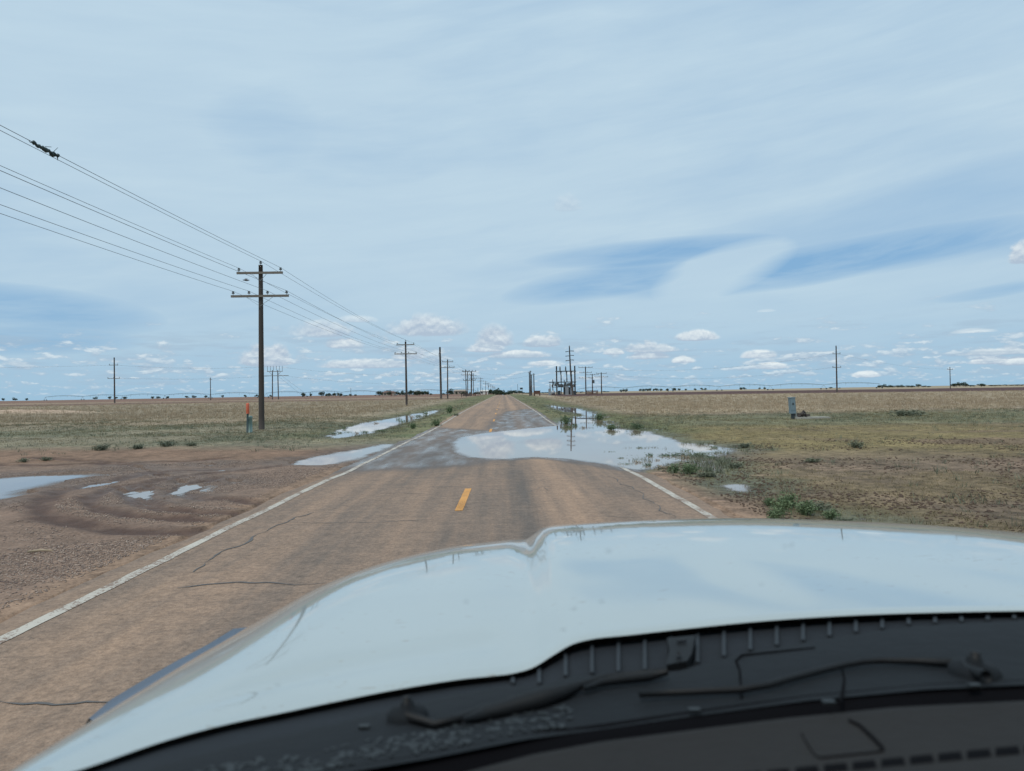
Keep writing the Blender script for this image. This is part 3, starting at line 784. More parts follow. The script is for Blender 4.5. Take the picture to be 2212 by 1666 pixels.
# rag tangled on the upper right wire, and a bird in flight
def wire_at(nodes, seg, u, sag):
    A, B = np.array(nodes[seg]), np.array(nodes[seg + 1]); p = A + (B - A) * u; p[2] -= 4 * sag * u * (1 - u); return p
best = None
for wi_ in (0, 1):
    for u in np.linspace(.2, .95, 400):
        p = wire_at(WP[wi_], 0, u, SAG[wi_]); dd = p - np.array([0, 0, EYE]); c = CAMR.T @ dd
        if c[2] >= 0: continue
        sx, sy = CX - FPX * c[0] / c[2], CY + FPX * c[1] / c[2]
        e = abs(sx - 98)
        if best is None or e < best[0] - .01: best = (e, wi_, u, sx, sy)
print('RAG', best)
_, wi_, uc, _, _ = best
bm_v = MB(); dU = .006
def wseg(d): return wire_at(WP[wi_], 0, uc + d, SAG[wi_])
T = (wseg(.01) - wseg(-.01)); T /= np.linalg.norm(T)
def along(s, dx=0, dz=0): return wseg(0) + T * s + np.array([dx, 0, dz])
def rag(parts, n=14):
    for (s0, s1, rad, dz) in parts:
        pts = [along(s0 + (s1 - s0) * i / n, random.uniform(-.02, .02), dz + random.uniform(-.02, .02)) for i in range(n + 1)]
        rads = [max(.008, rad * math.sin(math.pi * (i + .3) / (n + .6)) * random.uniform(.7, 1.25)) for i in range(n + 1)]
        bm_v.tube(pts, rads, 7)
rag([(-.60, -.40, .05, -.0), (-.46, -.18, .058, -.03), (-.26, .26, .08, -.02), (.20, .42, .065, -.04), (.46, .56, .05, -.02)])
bm_v.tube([along(-.56), along(-.66, 0, -.04), along(-.72, 0, -.01)], [.02, .01, .006], 5)
bm_v.tube([along(.5), along(.52, 0, -.1), along(.5, .02, -.16)], [.03, .012, .007], 5)
bm_v.tube([along(.3, 0, .0), along(.34, .12, .15)], [.008, .006], 5)
bm_v.tube([along(-.05, 0, .05), along(.02, .14, .06)], [.008, .008], 5)
tag(bm_v.build('tangled_rag', M['green_post'], None, True), 'dark greenish tattered rag tangled round an overhead wire, sticks poking out', 'debris')
m = simple('grey_bird_feathers', (.16, .17, .19), .8, 0, .3); M['bird'] = m
bp = at_y(531, 606, 38.0)
bd = MB()
bd.tube([(-.16, 0, .0), (-.08, 0, .01), (0, 0, .02), (.09, 0, .02), (.14, 0, .035), (.19, 0, .03)], [.012, .035, .055, .04, .028, .004], 9)
for sg in (-1, 1):
    b0 = len(bd.v)
    for (x, y, z) in ((-.05, .03, .02), (.06, .03, .03), (.07, .16, .10), (.02, .32, .07), (-.06, .18, .08)):
        bd.v.append(np.array((x, y * sg, z))); bd.v.append(np.array((x, y * sg, z - .012)))
    bd.f += [(b0, b0 + 2, b0 + 4, b0 + 6, b0 + 8), (b0 + 9, b0 + 7, b0 + 5, b0 + 3, b0 + 1)] + [(b0 + 2 * i, b0 + 2 * i + 1, b0 + (2 * i + 3) % 10, b0 + (2 * i + 2) % 10) for i in range(5)]
o = bd.build('bird', M['bird'], None, True); o.location = bp; o.rotation_euler = (.25, .1, .35)
tag(o, 'small grey bird flying left of the nearest power pole', 'bird')

# ------------------------------------------------------------------ other poles
def sized(xb, yb, yt, Z):
    p = at_y(xb, yb, Z); q = at_y(xb, yt, Z); z0 = gz(p[0], Z); return p[0], z0, q[2] - z0
x, z0, h = sized(952.8, 857.5, 750, 172)
t = thing('bare_pole', 'thick bare wooden pole without crossarms in the left field', 'utility pole', (x, 172, z0))
MB().tube([(0, 0, -.3), (-.05, 0, h * .5), (-.12, 0, h)], [.27, .235, .19], 12).build('shaft', M['wood'], t, True)
MB().box((-.28, -.1, h * .88), (.35, .12, .08)).bar((-.42, -.1, h * .88), (-.42, -.1, h * .83), .05).build('bracket', M['steel_dark'], t)
def simple_pole(xb, yb, yt, Z, label, arms=(), r0=.17, lean=0.0, group=None, name='utility_pole', extra=None, ins=True):
    x, z0, h = sized(xb, yb, yt, Z)
    t = thing(name, label, 'utility pole', (x, Z, z0), group)
    MB().tube([(lean * h * i / 4, 0, -.3 + (h + .3) * i / 4) for i in range(5)], [r0 * (1 - .08 * i) for i in range(5)], 10).build('shaft', M['wood'], t, True)
    for (dn, L, off_, ni) in arms:
        za = h - dn; xo = lean * za + off_
        MB().box((xo, -.15, za), (L, .10, .13)).build('crossarm', M['wood_grey'], t)
        for k in range(ni):
            m = MB(); insul_mesh(m, (xo - L / 2 + .1 + (L - .2) * k / max(1, ni - 1), -.15, za + .06), 1.3); m.build('insulator', M['insul'], t)
    if extra: extra(t, h)
    return x, Z, z0, h
A1 = simple_pole(247.6, 869.2, 772.4, 190, 'tall grey pole with two short crossarms in the left field', ((2.0, 2.3, -.1, 2), (5.5, 3.2, -.1, 3)), .2)
A2 = simple_pole(455, 866, 816, 270, 'short plain pole left of the nearest power pole, out in the field', ((.7, .9, .25, 1),), .17)
B1 = simple_pole(1808, 846, 747, 185, 'tall pole with two short crossarms alone in the right field', ((2.1, 2.0, 0, 2), (5.6, 2.2, 0, 2)), .2)
B2 = simple_pole(2053, 842, 793, 260, 'short pole with one small crossarm at the far right', ((.9, 2.0, 0, 2),), .16)
# two-legged dead-end structure in the left field
x, z0, h = sized(595, 864, 800, 235)
t = thing('two_legged_pole', 'two-legged wooden line structure with twin crossarms in the left field', 'utility pole', (x, 235, z0))
for sg in (-.85, .85): MB().tube([(sg * 1.15, 0, -.3), (sg, 0, h)], [.19, .14], 9).build('leg', M['wood'], t, True)
MB().box((0, -.2, h - .4), (5.0, .12, .16)).build('crossarm', M['wood_grey'], t)
MB().box((-.1, -.2, h - 1.8), (9.0, .12, .18)).build('crossarm', M['wood_grey'], t)
for k in range(6):
    sx = -2.4 + 4.8 * k / 5
    MB().tube([(sx, -.2, h - .35), (sx, -.2, h + 1.4)], [.06, .06], 6).build('insulator', M['insul'], t)
for sg in (-1, 1): MB().bar((sg * 1.9, -.2, h - .5), (sg * .8, -.1, h - 1.7), .08).build('brace', M['wood_grey'], t)
MB().tube([(1.0, .2, h - 1), (11, 3, .2)], [.02, .02], 4).tube([(1.0, .2, h - 2), (9, 3, .2)], [.02, .02], 4).build('guy_wire', M['wire'], t)
# stout double pole and partner by the roadside
x, z0, h = sized(1014.5, 855, 802, 300)
t = thing('double_pole', 'stout double wooden pole with four crowded crossarms, left of the road', 'utility pole', (x, 300, z0))
for sx, r_ in ((-.7, .19), (.85, .30)): MB().tube([(sx - .1, 0, -.3), (sx, 0, h)], [r_, r_ * .8], 10).build('leg', M['wood'], t, True)
for dz_, L in ((.25, 5.6), (1.6, 3.6), (3.9, 5.2)):
    MB().box((0, -.3, h - dz_), (L, .16, .2)).build('crossarm', M['wood_grey'], t)
    for k in range(5):
        m = MB(); insul_mesh(m, (-L / 2 + .2 + (L - .4) * k / 4, -.3, h - dz_ + .1), 2.4); m.build('insulator', M['insul'], t)
# right of the road: a tight cluster of bare posts
cl = 'bare posts standing close together right of the road'
for xb, yt, yb, Z, lab in ((1144.3, 804, 856, 240, 'leftmost of the tight cluster of tall bare posts right of the road'), (1146.6, 801, 856, 246, 'tallest bare post in the tight cluster right of the road'),
                           (1149, 809, 856, 250, 'shorter bare post at the right of the tight cluster beside the road'), (1153.9, 807, 857, 236, 'bare post standing apart beside the rusty gate frame')):
    simple_pole(xb, yb, yt, Z, lab, ((.25, .9, 0, 0),), .20, -.004, cl, 'bare_post')
C1 = simple_pole(1265.7, 855, 792, 246, 'power pole with three stacked crossarms right of the substation', ((.35, 4.8, 0, 5), (2.1, 4.2, 0, 4), (3.9, 4.6, 0, 5)), .23)
def can(t, h):
    MB().lathe((.45, -.1, h - 3.4), [(.1, 0), (.33, .03), (.33, 1.1), (.12, 1.25)], 10).build('transformer_can', M['steel_dark'], t)
C2 = simple_pole(1280, 853.6, 808, 262, 'short pole with a transformer can, between two crossarm poles', ((.3, 4.4, .1, 4), (1.5, 1.4, -.3, 2)), .21, extra=can)
C3 = simple_pole(1299.6, 855, 804.5, 246, 'power pole with two crossarms, rightmost beside the substation', ((.4, 3.6, 0, 3), (1.6, 4.6, 0, 4)), .22)
for xb, yb, yt, Z, lab in ((1032.4, 852.5, 838, 330, 'short thin post standing in the field left of the white shed'), (1042.7, 852, 838, 420, 'thin mast rising behind the white shed'),
                           (1104, 851.5, 838, 700, 'thin far pole rising from the right tree clump'), (1118.6, 851.5, 830, 420, 'slim pole with a faint wire right of the right tree clump'),
                           (1121.5, 851.5, 842, 520, 'short stub pole directly behind the slim pole by the right trees'), (758, 852.5, 838, 420, 'tiny thin pole in the field right of the pinkish farmhouse')):
    simple_pole(xb, yb, yt, Z, lab, (), .13, name='thin_pole')

# long crossing line over the road, from field to field
def cross(label, a, b, sag, r=.016): wire('crossing_wire', label, [a, b], r, sag, 'wires crossing the road', n=4)
def top_of(p, dn=.5, dx_=0): return (p[0] + dx_, p[1], p[2] + p[3] - dn)
hx, hz0, hh = sized(595, 864, 800, 235)
for k, (sx, lab) in enumerate(((-2.2, 'far wire from the tall left field pole to the two-legged pole'), (2.2, 'second far wire from the tall left field pole to the two-legged pole, a little lower'))):
    cross(lab, top_of(A1, 2 + k * 3.4), (hx + sx, 235, hz0 + hh + 1.2 - k * 2.8), .7)
dx0, dz0_, dh0 = sized(1014.5, 855, 802, 300)
for k, lab in enumerate(('upper far wire from the two-legged pole to the double pole', 'lower far wire from the two-legged pole to the double pole')):
    cross(lab, (hx + 2, 235, hz0 + hh + 1.0 - 2.7 * k), (dx0 - 2, 300, dz0_ + dh0 - .2 - 3.6 * k), 2.0)
qx, qz0, qh = sized(1146.6, 856, 801, 246)
for k, lab in enumerate(('upper wire sagging over the road to the cluster of bare posts', 'lower wire sagging over the road to the cluster of bare posts')):
    cross(lab, (dx0 + 2, 300, dz0_ + dh0 - .2 - 2.2 * k), (qx, 246, qz0 + qh - .4 - 1.2 * k), 1.2)
for k, (lab, P0, P1) in enumerate((('long far wire from the stacked-crossarm pole to the tall right field pole', C1, B1), ('long far wire from the rightmost substation pole to the tall right field pole', C3, B1))):
    cross(lab, top_of(P0, .4), top_of(P1, 2.0 + 3.4 * k), 2.4, .013)
cross('far wire from the tall right field pole to the short right pole', top_of(B1, 2), top_of(B2, .8), 1.0, .013)
cross('far wire leaving the frame from the tall left field pole', top_of(A1, 2), (-210, 165, 13), 1.4, .013)

# ------------------------------------------------------------------ substation
x0, z0, h0 = sized(1203, 854.5, 791, 255)
x1 = at_y(1242.5, 855, 255)[0]; W_ = x1 - x0
t = thing('switching_tower', 'tall steel switching frame of the substation, two posts joined by a beam', 'substation frame', (x0, 255, z0))
H0 = h0
for sx in (0, W_): MB().tube([(sx, 0, -.3), (sx, 0, H0)], [.26, .22], 8).build('post', M['wood'], t, True)
MB().box((W_ / 2, -.2, H0 * .815), (W_ + .8, .3, .34)).build('beam', M['steel_dark'], t)
MB().box((W_ / 2 - 1.2, -.2, H0 * .44), (W_ + 3.2, .3, .32)).build('beam', M['steel_dark'], t)
MB().box((W_ / 2 - .8, -.2, H0 * .27), (W_ + 1.8, .2, .2)).build('bus_bar', M['steel_dark'], t)
MB().bar((.2, -.2, H0 * .76), (1.0, -.2, H0 * .8), .08).bar((W_ - .2, -.2, H0 * .76), (W_ - 1.0, -.2, H0 * .8), .08).build('brace', M['galv'], t)
for fx in (.19, .50, .76):
    MB().lathe((W_ * fx, -.2, H0 * .83), [(.2, 0), (.27, .3), (.2, .6), (.26, .9), (.2, 1.2), (.1, 1.6)], 8).build('insulator', M['steel_dark'], t, True)
    MB().lathe((W_ * (fx + .04), -.2, H0 * .70), [(.1, 0), (.25, .15), (.18, .5), (.3, .8), (.3, 1.3)], 8).build('insulator', M['steel_dark'], t, True)
    MB().lathe((W_ * (fx + .05), -.4, H0 * .45), [(.28, 0), (.18, .4), (.24, .8), (.17, 1.6), (.22, 2.4), (.1, 2.6)], 8).build('insulator', M['steel_dark'], t, True)
for i in range(18):
    fx = -.24 + i * .072
    mb = MB().lathe((W_ * fx + random.uniform(-.2, .2), -.3, H0 * random.uniform(.24, .36)), [(.15, 0), (.34, .25), (.2, .5), (.36, .8), (.15, 1.1)], 8)
    mb.bar((W_ * fx - .3, -.3, H0 * .31), (W_ * fx + .6, -.3, H0 * .36), .08)
    mb.build('disconnect_switch', M['steel_dark'], t, True)
gsub = 'short posts inside the substation'
for xb, yt, lab in ((1188.5, 829, 'leftmost short post at the edge of the substation'), (1194.5, 820, 'capped post between the left edge and left frame leg of the substation'), (1212.8, 825, 'short post left of the substation transformer'),
                    (1219.3, 820, 'capped post just behind the substation transformer'), (1222.5, 825, 'short post right beside the capped post behind the transformer'), (1233, 825, 'short post in line with the tallest substation pole')):
    simple_pole(xb, 855, yt, 252, lab, (), .17, group=gsub, name='substation_post')
x, z0, h = sized(1234, 857.5, 747, 232)
t = thing('transmission_pole', 'tallest pole, slightly bent, with three pairs of line arms at the substation', 'utility pole', (x, 232, z0))
MB().tube([(.55, 0, -.3), (.2, 0, h * .25), (-.1, 0, h * .5), (-.25, 0, h * .75), (-.35, 0, h)], [.36, .3, .25, .21, .17], 12).build('shaft', M['wood'], t, True)
for dn in (1.75, 3.1, 4.5):
    for sg in (-1, 1):
        m = MB(); m.tube([(-.3, -.1, h - dn * 1.05 + (0 if sg < 0 else .12)), (-.3 + sg * .5, -.1, h - dn * 1.05 + (0 if sg < 0 else .16)), (-.3 + sg * 1.35, -.1, h - dn * 1.05 - .12 + (0 if sg < 0 else .2))], [.09, .12, .15], 6)
        m.build('line_arm', M['steel_dark'], t, True)
x, z0, h = sized(1224.5, 855.5, 836, 246)
t = thing('transformer', 'grey substation transformer with dark radiator fins on both sides', 'transformer', (x, 246, z0 - .2))
MB().box((0, 0, h / 2 + .2), (1.15, 1.6, h)).box((0, 0, h + .25), (1.35, 1.7, .12)).build('tank', M['galv'], t)
for sg in (-1, 1):
    m = MB()
    for k in range(5): m.box((sg * (.68 + k * .1), 0, h * .55 + .1), (.05, 1.5, h * .85))
    m.build('radiator', M['dark'], t)
for k in range(3): MB().lathe((-.4 + .4 * k, 0, h + .3), [(.1, 0), (.14, .2), (.08, .35), (.13, .5), (.06, .7)], 8).build('bushing', M['steel_dark'], t, True)
MB().box((0, 0, .12), (2.2, 2.2, .25)).build('plinth', M['concrete'], t)
x, z0, h = sized(1195.6, 854.8, 844.5, 246)
t = thing('oil_tank', 'round pale tank at the left edge of the substation', 'tank', (x - .1, 246, z0 - .1))
MB().lathe((0, 0, 0), [(.1, .15), (.62, .3), (.68, .8), (.62, 1.3), (.35, 1.62), (.1, 1.7)], 14).build('vessel', M['galv'], t, True)
for sg in (-.45, .45): MB().box((sg, 0, .12), (.12, .7, .5)).build('foot', M['dark'], t)
for xb, w_, hh_, lab, mt in ((1187.5, .8, 2.2, 'grey cabinet leftmost inside the substation', 'galv'), (1208, .9, 1.5, 'dark low cabinet left of the transformer', 'dark'), (1235.5, .9, 2.0, 'grey cabinet behind the bent tallest pole', 'galv'),
                            (1241, 1.1, 1.4, 'dark low cabinet under the right leg of the substation frame', 'dark'), (1237.5, .45, 3.2, 'pale upright cabinet beside the bent tallest pole', 'stucco')):
    xx = at_y(xb, 855, 244)[0]; zz = gz(xx, 244)
    t = thing('switchgear_cabinet', lab, 'cabinet', (xx, 244, zz), 'substation cabinets')
    MB().box((0, 0, hh_ / 2 - .1), (w_, .8, hh_)).build('body', M[mt], t); MB().box((0, 0, hh_ - .06), (w_ + .12, .95, .07)).build('lid', M['galv'], t)
    MB().box((0, -.42, hh_ / 2), (w_ * .8, .03, hh_ * .8)).build('door', M[mt], t)
# slatted enclosure and the rusty gate frame
x, z0, h = sized(1279, 854.6, 843.5, 252)
t = thing('slatted_enclosure', 'brown slatted fence enclosure among the poles right of the substation', 'enclosure', (x, 252, z0))
m = MB(); n = 26; wE = 4.1
for k in range(n): m.box((-wE / 2 + wE * k / (n - 1), 0, h / 2), (.11, .04, h))
m.build('slat_panel', M['rust'], t)
for sx in (-wE / 2, 0, wE / 2): MB().box((sx, .08, h / 2), (.12, .1, h + .2)).build('post', M['rust'], t)
MB().box((.9, -.05, h * .45), (.75, .03, .4)).build('notice_board', M['whitewall'], t)
x, z0, h = sized(1160.5, 857.6, 844.5, 226)
t = thing('rusty_cabinet', 'rusty brown box on legs beside the bare posts right of the road', 'cabinet', (x, 226, z0))
MB().box((0, 0, h * .68), (1.9, .8, h * .62)).build('body', M['rust'], t)
for sx in (-.8, .8): MB().box((sx, 0, h * .2), (.28, .3, h * .5)).build('leg', M['rust'], t)
MB().box((0, 0, h), (2.1, .95, .08)).build('lid', M['rust'], t)
# road sign on the right, small wooden brace and little posts on the left
x, z0, h = sized(1128, 852.5, 838, 300)
t = thing('road_sign', 'small dark-backed road sign on a post right of the road', 'sign', (x, 300, z0))
MB().box((0, 0, h / 2), (.09, .06, h)).build('post', M['steel_dark'], t); MB().box((-.3, -.05, h - .3), (1.15, .03, .75)).build('panel', M['dark'], t)
x, z0, h = sized(1001.5, 857.5, 850.5, 225)
t = thing('fence_brace', 'low wooden H-shaped fence brace left of the road', 'fence', (x, 225, z0))
for sx in (-.65, .75): MB().tube([(sx, 0, -.2), (sx, 0, 1.15)], [.11, .10], 8).build('post', M['wood'], t, True)
MB().tube([(-1.0, 0, 1.08), (2.1, .1, 1.05)], [.07, .07], 7).build('rail', M['wood'], t, True)
for xb, Z, lab in ((1026.5, 300, 'reddish stub post beside the first leaning poles'), (1008, 270, 'dark low stack of boards right of the fence brace')):
    xx = at_y(xb, 855, Z)[0]; zz = gz(xx, Z)
    if 'boards' in lab:
        m = MB(); [m.box((0.05 * k, 0, .12 + .2 * k), (3.2 - .2 * k, .5, .17)) for k in range(4)]; tag(m.build('board_stack', M['wood'], None), lab, 'boards').location = (xx, Z, zz)
    else: tag(MB().tube([(0, 0, -.2), (0, 0, 1.0)], [.28, .26], 9).box((0, 0, 1.05), (.6, .6, .08)).build('stub_post', M['rust'], None), lab, 'post').location = (xx, Z, zz)

# ------------------------------------------------------------------ roadside pedestals
x, y, z = hit(538.5, 932); 
Zp = 37.4; x = at_y(539, 900, Zp)[0]; z = gz(x, Zp)
t = thing('cable_pedestal', 'pale green round cable pedestal behind the orange-topped marker', 'pedestal', (x, Zp, z - .05))
MB().lathe((0, 0, 0), [(.135, -.1), (.135, .78), (.15, .79), (.15, .86), (.12, .90), (.03, .915)], 18).build('body', M['pedestal'], t, True)
MB().lathe((0, 0, .775), [(.153, 0), (.153, .03)], 18).build('cap_ring', M['pedestal'], t, True)
x2 = at_y(535, 900, Zp - .3)[0]; z2 = gz(x2, Zp - .3)
t = thing('cable_marker', 'upright cable marker with orange sleeve over a dark green post', 'marker post', (x2, Zp - .3, z2 - .05))
MB().tube([(-.03, 0, -.2), (0.0, 0, 1.0), (.01, 0, 1.1)], [.055, .052, .05], 12).build('post', M['green_post'], t, True)
MB().lathe((.01, 0, 1.03), [(.08, 0), (.085, .02), (.085, .46), (.07, .52), (.03, .545)], 14).build('sleeve', M['orange'], t, True)
Zc = 43.5; x = at_y(1711, 880, Zc)[0]; z = gz(x, Zc)
t = thing('meter_cabinet', 'weathered blue-grey meter cabinet on a short post, tilting a little', 'cabinet', (x, Zc, z))
R = Matrix.Rotation(math.radians(-2.5), 3, 'Y')
MB().box((0, 0, .82), (.34, .22, .95), R).build('body', M['cabinet'], t)
MB().box((-.02, 0, 1.31), (.40, .27, .05), R).build('lid', M['cabinet'], t)
MB().box((-.01, -.125, .9), (.25, .02, .70), R).build('door', M['cabinet'], t)
MB().box((.01, -.14, .93), (.09, .02, .13), R).build('gauge', M['dark'], t)
MB().box((.04, .02, .1), (.17, .15, .55)).build('post', M['dark'], t)
MB().tube([(.27, .05, -.1), (.22, .05, .5), (.17, .05, 1.2)], [.06, .055, .05], 8).build('conduit', M['concrete'], t, True)
x = at_y(1752, 905, Zc)[0]; z = gz(x, Zc)
t = thing('concrete_slab', 'low pale concrete slab beside the meter cabinet', 'slab', (x, Zc, z + .04))
o = MB().box((0, 0, .02), (2.0, .8, .11)).build('slab', M['concrete'], t)
x = at_y(1735, 895, Zc + .1)[0]
rk = MB()
for i in range(16):
    a_ = random.random() * 6.3; rr_ = random.uniform(0, .5)
    Rk = Matrix.Rotation(random.random() * 6, 3, (random.random(), random.random(), random.random()))
    rk.box((math.cos(a_) * rr_ * 1.1, math.sin(a_) * rr_ * .5, random.uniform(.05, .26) * (1.1 - rr_)), (random.uniform(.1, .3), random.uniform(.1, .2), random.uniform(.06, .16)), Rk)
o = rk.build('rubble_heap', M['wood'], None); o.location = (x, Zc + .1, z + .11); tag(o, 'small dark heap of rubble and pipe on the concrete slab', 'rubble')
st = at_z(155, 1190, 0.0); x, y = st[0], st[1]
sa_, sb_ = at_z(105 * 1.0 - 45, 1193, 0), at_z(115, 1190, 0)
tag(MB().tube([(sa_[0], sa_[1], gz(sa_[0], sa_[1]) + .02), ((sa_[0] + sb_[0]) / 2, (sa_[1] + sb_[1]) / 2, gz(sa_[0], sa_[1]) + .03), (sb_[0], sb_[1], gz(sb_[0], sb_[1]) + .02)], [.014, .016, .006], 6).build('stick', M['straw'], None, True), 'pale dry stick lying on the gravel at the far left', 'stick')

# ------------------------------------------------------------------ centre-pivot irrigation on both far fields
def pivot(label, xa, xb, Z0, Z1, hgt, nspan):
    pa = at_y(xa, 855, Z0); pb = at_y(xb, 855, Z1)
    t = thing('irrigation_pivot', label, 'irrigation machine', (pa[0], Z0, gz(pa[0], Z0)), 'centre-pivot irrigation machines')
    L = Vector((pb[0] - pa[0], Z1 - Z0, 0)); n = nspan; d = L / n; dn = d.normalized(); perp = Vector((-dn.y, dn.x, 0))
    gzs = [gz(pa[0] + d.x * i, Z0 + d.y * i) - gz(pa[0], Z0) for i in range(n + 1)]
    for i in range(n + 1):
        c = d * i; g = gzs[i]; m = MB()
        for sg in (-1, 1): m.bar(c + dn * 2.0 * sg + Vector((0, 0, g + .5)), c + Vector((0, 0, g + hgt)), .16)
        m.bar(c + dn * 2.0 + Vector((0, 0, g + .6)), c - dn * 2.0 + Vector((0, 0, g + .6)), .10)
        tw = m.build('tower', M['galv'], t)
        for sg in (-1, 1):
            w = MB().tube([c + dn * 2.0 * sg + perp * .15 + Vector((0, 0, g + .45)), c + dn * 2.0 * sg - perp * .15 + Vector((0, 0, g + .45))], [.6, .6], 12)
            w.build('wheel', M['dark'], tw)
    for i in range(n):
        m = MB(); k = 10
        P_ = [d * (i + j / k) + Vector((0, 0, gzs[i] * (1 - j / k) + gzs[i + 1] * j / k + hgt + 1.5 * math.sin(math.pi * j / k))) for j in range(k + 1)]
        m.tube(P_, [.14] * (k + 1), 5)
        Q = [d * (i + j / k) + Vector((0, 0, gzs[i] * (1 - j / k) + gzs[i + 1] * j / k + hgt - .3 + 1.0 * math.sin(math.pi * j / k))) for j in range(1, k)]
        m.tube(Q, [.05] * len(Q), 4)
        for j in range(1, k, 1): m.bar(P_[j], Q[min(len(Q) - 1, j - 1)], .09); 
        for j in range(2, k, 2): m.tube([P_[j], P_[j] - Vector((0, 0, 2.2))], [.05, .05], 4)
        m.build('span', M['steel_dark'], t)
pivot('long low irrigation machine stretching across the left horizon', 98, 560, 760, 640, 3.6, 5)
pivot('long low irrigation machine behind the farmhouses left of the road', 575, 1028, 640, 720, 3.8, 6)
pivot('long low irrigation machine on the horizon right of the substation', 1250, 1900, 640, 560, 3.6, 6)
# ------------------------------------------------------------------ farm buildings on the horizon
def house(label, xc, Z, w, h, d, wall, roof, shed=False):
    p = at_y(xc, 853, Z); z0 = gz(p[0], Z)
    t = thing('farm_building' if shed else 'farmhouse', label, 'building', (p[0], Z, z0))
    MB().box((0, 0, h / 2 - .2), (w, d, h)).build('wall', M[wall], t)
    m = MB(); b = 0; e = .4; rh = h * .35
    V = [(-w / 2 - e, -d / 2 - e, h - .2), (w / 2 + e, -d / 2 - e, h - .2), (w / 2 + e, d / 2 + e, h - .2), (-w / 2 - e, d / 2 + e, h - .2), (-w / 2 - e + (0 if shed else w * .15), 0, h - .2 + rh), (w / 2 + e - (0 if shed else w * .15), 0, h - .2 + rh)]
    m.v = [np.array(v) for v in V]; m.f = [(0, 1, 5, 4), (2, 3, 4, 5), (0, 4, 3), (1, 2, 5), (3, 2, 1, 0)]
    m.build('roof', M[roof], t)
    for k in range(3 if w > 8 else 1):
        f = MB().box((-w * .3 + w * .3 * k, -d / 2 - .03, h * .5), (1.1, .08, 1.1)).build('window', M['window'], t)
    MB().box((w * .42 if w > 8 else w * .25, -d / 2 - .03, 1.0), (1.0, .07, 2.1)).build('door', M['roof_brown'], t)
house('low pinkish-brown farmhouse among dark trees left of the road', 841, 520, 8, 2.7, 8, 'stucco', 'roof_brown')
house('pale farmhouse between the tree clumps left of the road', 903, 560, 6, 2.6, 7, 'stucco', 'stucco')
house('pale tan building beside the tree left of the road', 994, 620, 11, 3.3, 8, 'stucco', 'stucco')
house('white shed behind the third clump left of the road', 1046, 560, 6, 2.7, 7, 'whitewall', 'whitewall', True)
house('small white shed among the scrub near the leaning pole', 1034, 640, 4, 2.2, 5, 'whitewall', 'galv', True)

# ------------------------------------------------------------------ trees
ORD = 'first second third fourth fifth sixth seventh eighth ninth tenth eleventh twelfth thirteenth fourteenth fifteenth sixteenth seventeenth eighteenth nineteenth twentieth twenty-first twenty-second twenty-third twenty-fourth twenty-fifth'.split()
def nth_lab(i, text):
    """text holds '... from the left ...' or gets it appended"""
    return ORD[i] + ' ' + (text if 'from the left' in text else text + ', counted from the left')
xs_sorted = False
def crown_mesh(name, seed, w=1.0, h=1.0, n=420, leaf=.085, low=0.0, lobes=7):
    """many small leaf faces spread through several lobes of a crown of unit size (width w, height h), base at z=low"""
    g = np.random.default_rng(seed); V = []
    Ls = [(g.uniform(-.34, .34) * w, g.uniform(-.3, .3) * w, low + h * g.uniform(.3, .78), g.uniform(.18, .34)) for _ in range(lobes)]
    for _ in range(n):
        cx, cy, cz, rr_ = Ls[g.integers(len(Ls))]
        v = g.normal(size=3); v /= np.linalg.norm(v); v *= rr_ * g.uniform(.45, 1.05) ** .6
        c = np.array([cx + v[0] * w, cy + v[1] * w, cz + v[2] * h * .9])
        u = g.normal(size=3); u /= np.linalg.norm(u); q = np.cross(u, g.normal(size=3)); q /= np.linalg.norm(q)
        s_ = leaf * g.uniform(.6, 1.5)
        V += [c - u * s_, c + q * s_ * .8, c + u * s_, c - q * s_ * .8]
    V = np.array(V); F = np.arange(len(V)).reshape(-1, 4)
    me = fast_mesh(name, V, F, M['leaf']).data
    return me
def strip_obj(name_):
    pass
CROWN = []
for k in range(5):
    me = crown_mesh('crown', 30 + k, 1, 1, 650, .055, .12 if k != 3 else .0, 6 + k); CROWN.append(me)
for o in [o for o in COL.objects if o.name.startswith('crown')]: bpy.data.objects.remove(o)
TRM = MB().tube([(0, 0, -.05), (.01, 0, .25), (-.02, .01, .55)], [.035, .026, .012], 7).tube([(.0, 0, .25), (.12, .03, .5)], [.018, .007], 5).tube([(.0, 0, .22), (-.13, -.04, .48)], [.018, .007], 5).build('trunk', M['trunk'], None, True)
TRME = TRM.data; bpy.data.objects.remove(TRM)
def tree(label, X_, Y, h, w, group, name='tree', kind=0, z=None, cat='tree', mat=None):
    z0 = gz(X_, Y) if z is None else z
    t = thing(name, label, cat, (X_, Y, z0), group, random.random() * 6.3)
    c = bpy.data.objects.new('crown', CROWN[kind % 5]); COL.objects.link(c); c.parent = t; c.scale = (w, w, h)
    if name == 'tree':
        k = bpy.data.objects.new('trunk', TRME); COL.objects.link(k); k.parent = t; k.scale = (w, w, h * .9)
    return t
def trow(items, Z, label, group, name='tree', jit=25, cat='tree'):
    """items: (picture x, top y, base y, width px)"""
    for i, (xc, yt, yb, wp) in enumerate(items):
        Zi = Z + random.uniform(-jit, jit); p = at_y(xc, yb, Zi); q = at_y(xc, yt, Zi); z0 = gz(p[0], Zi)
        h = max(1.0, q[2] - z0)
        tree(label[i] if isinstance(label, (list, tuple)) else (label if len(items) == 1 else nth_lab(i if xs_sorted else sorted(q_[0] for q_ in items).index(xc), label)), p[0], Zi, h * 1.08, wp * Zi / FPX * 1.25, group, name, random.randrange(5), z0, cat)
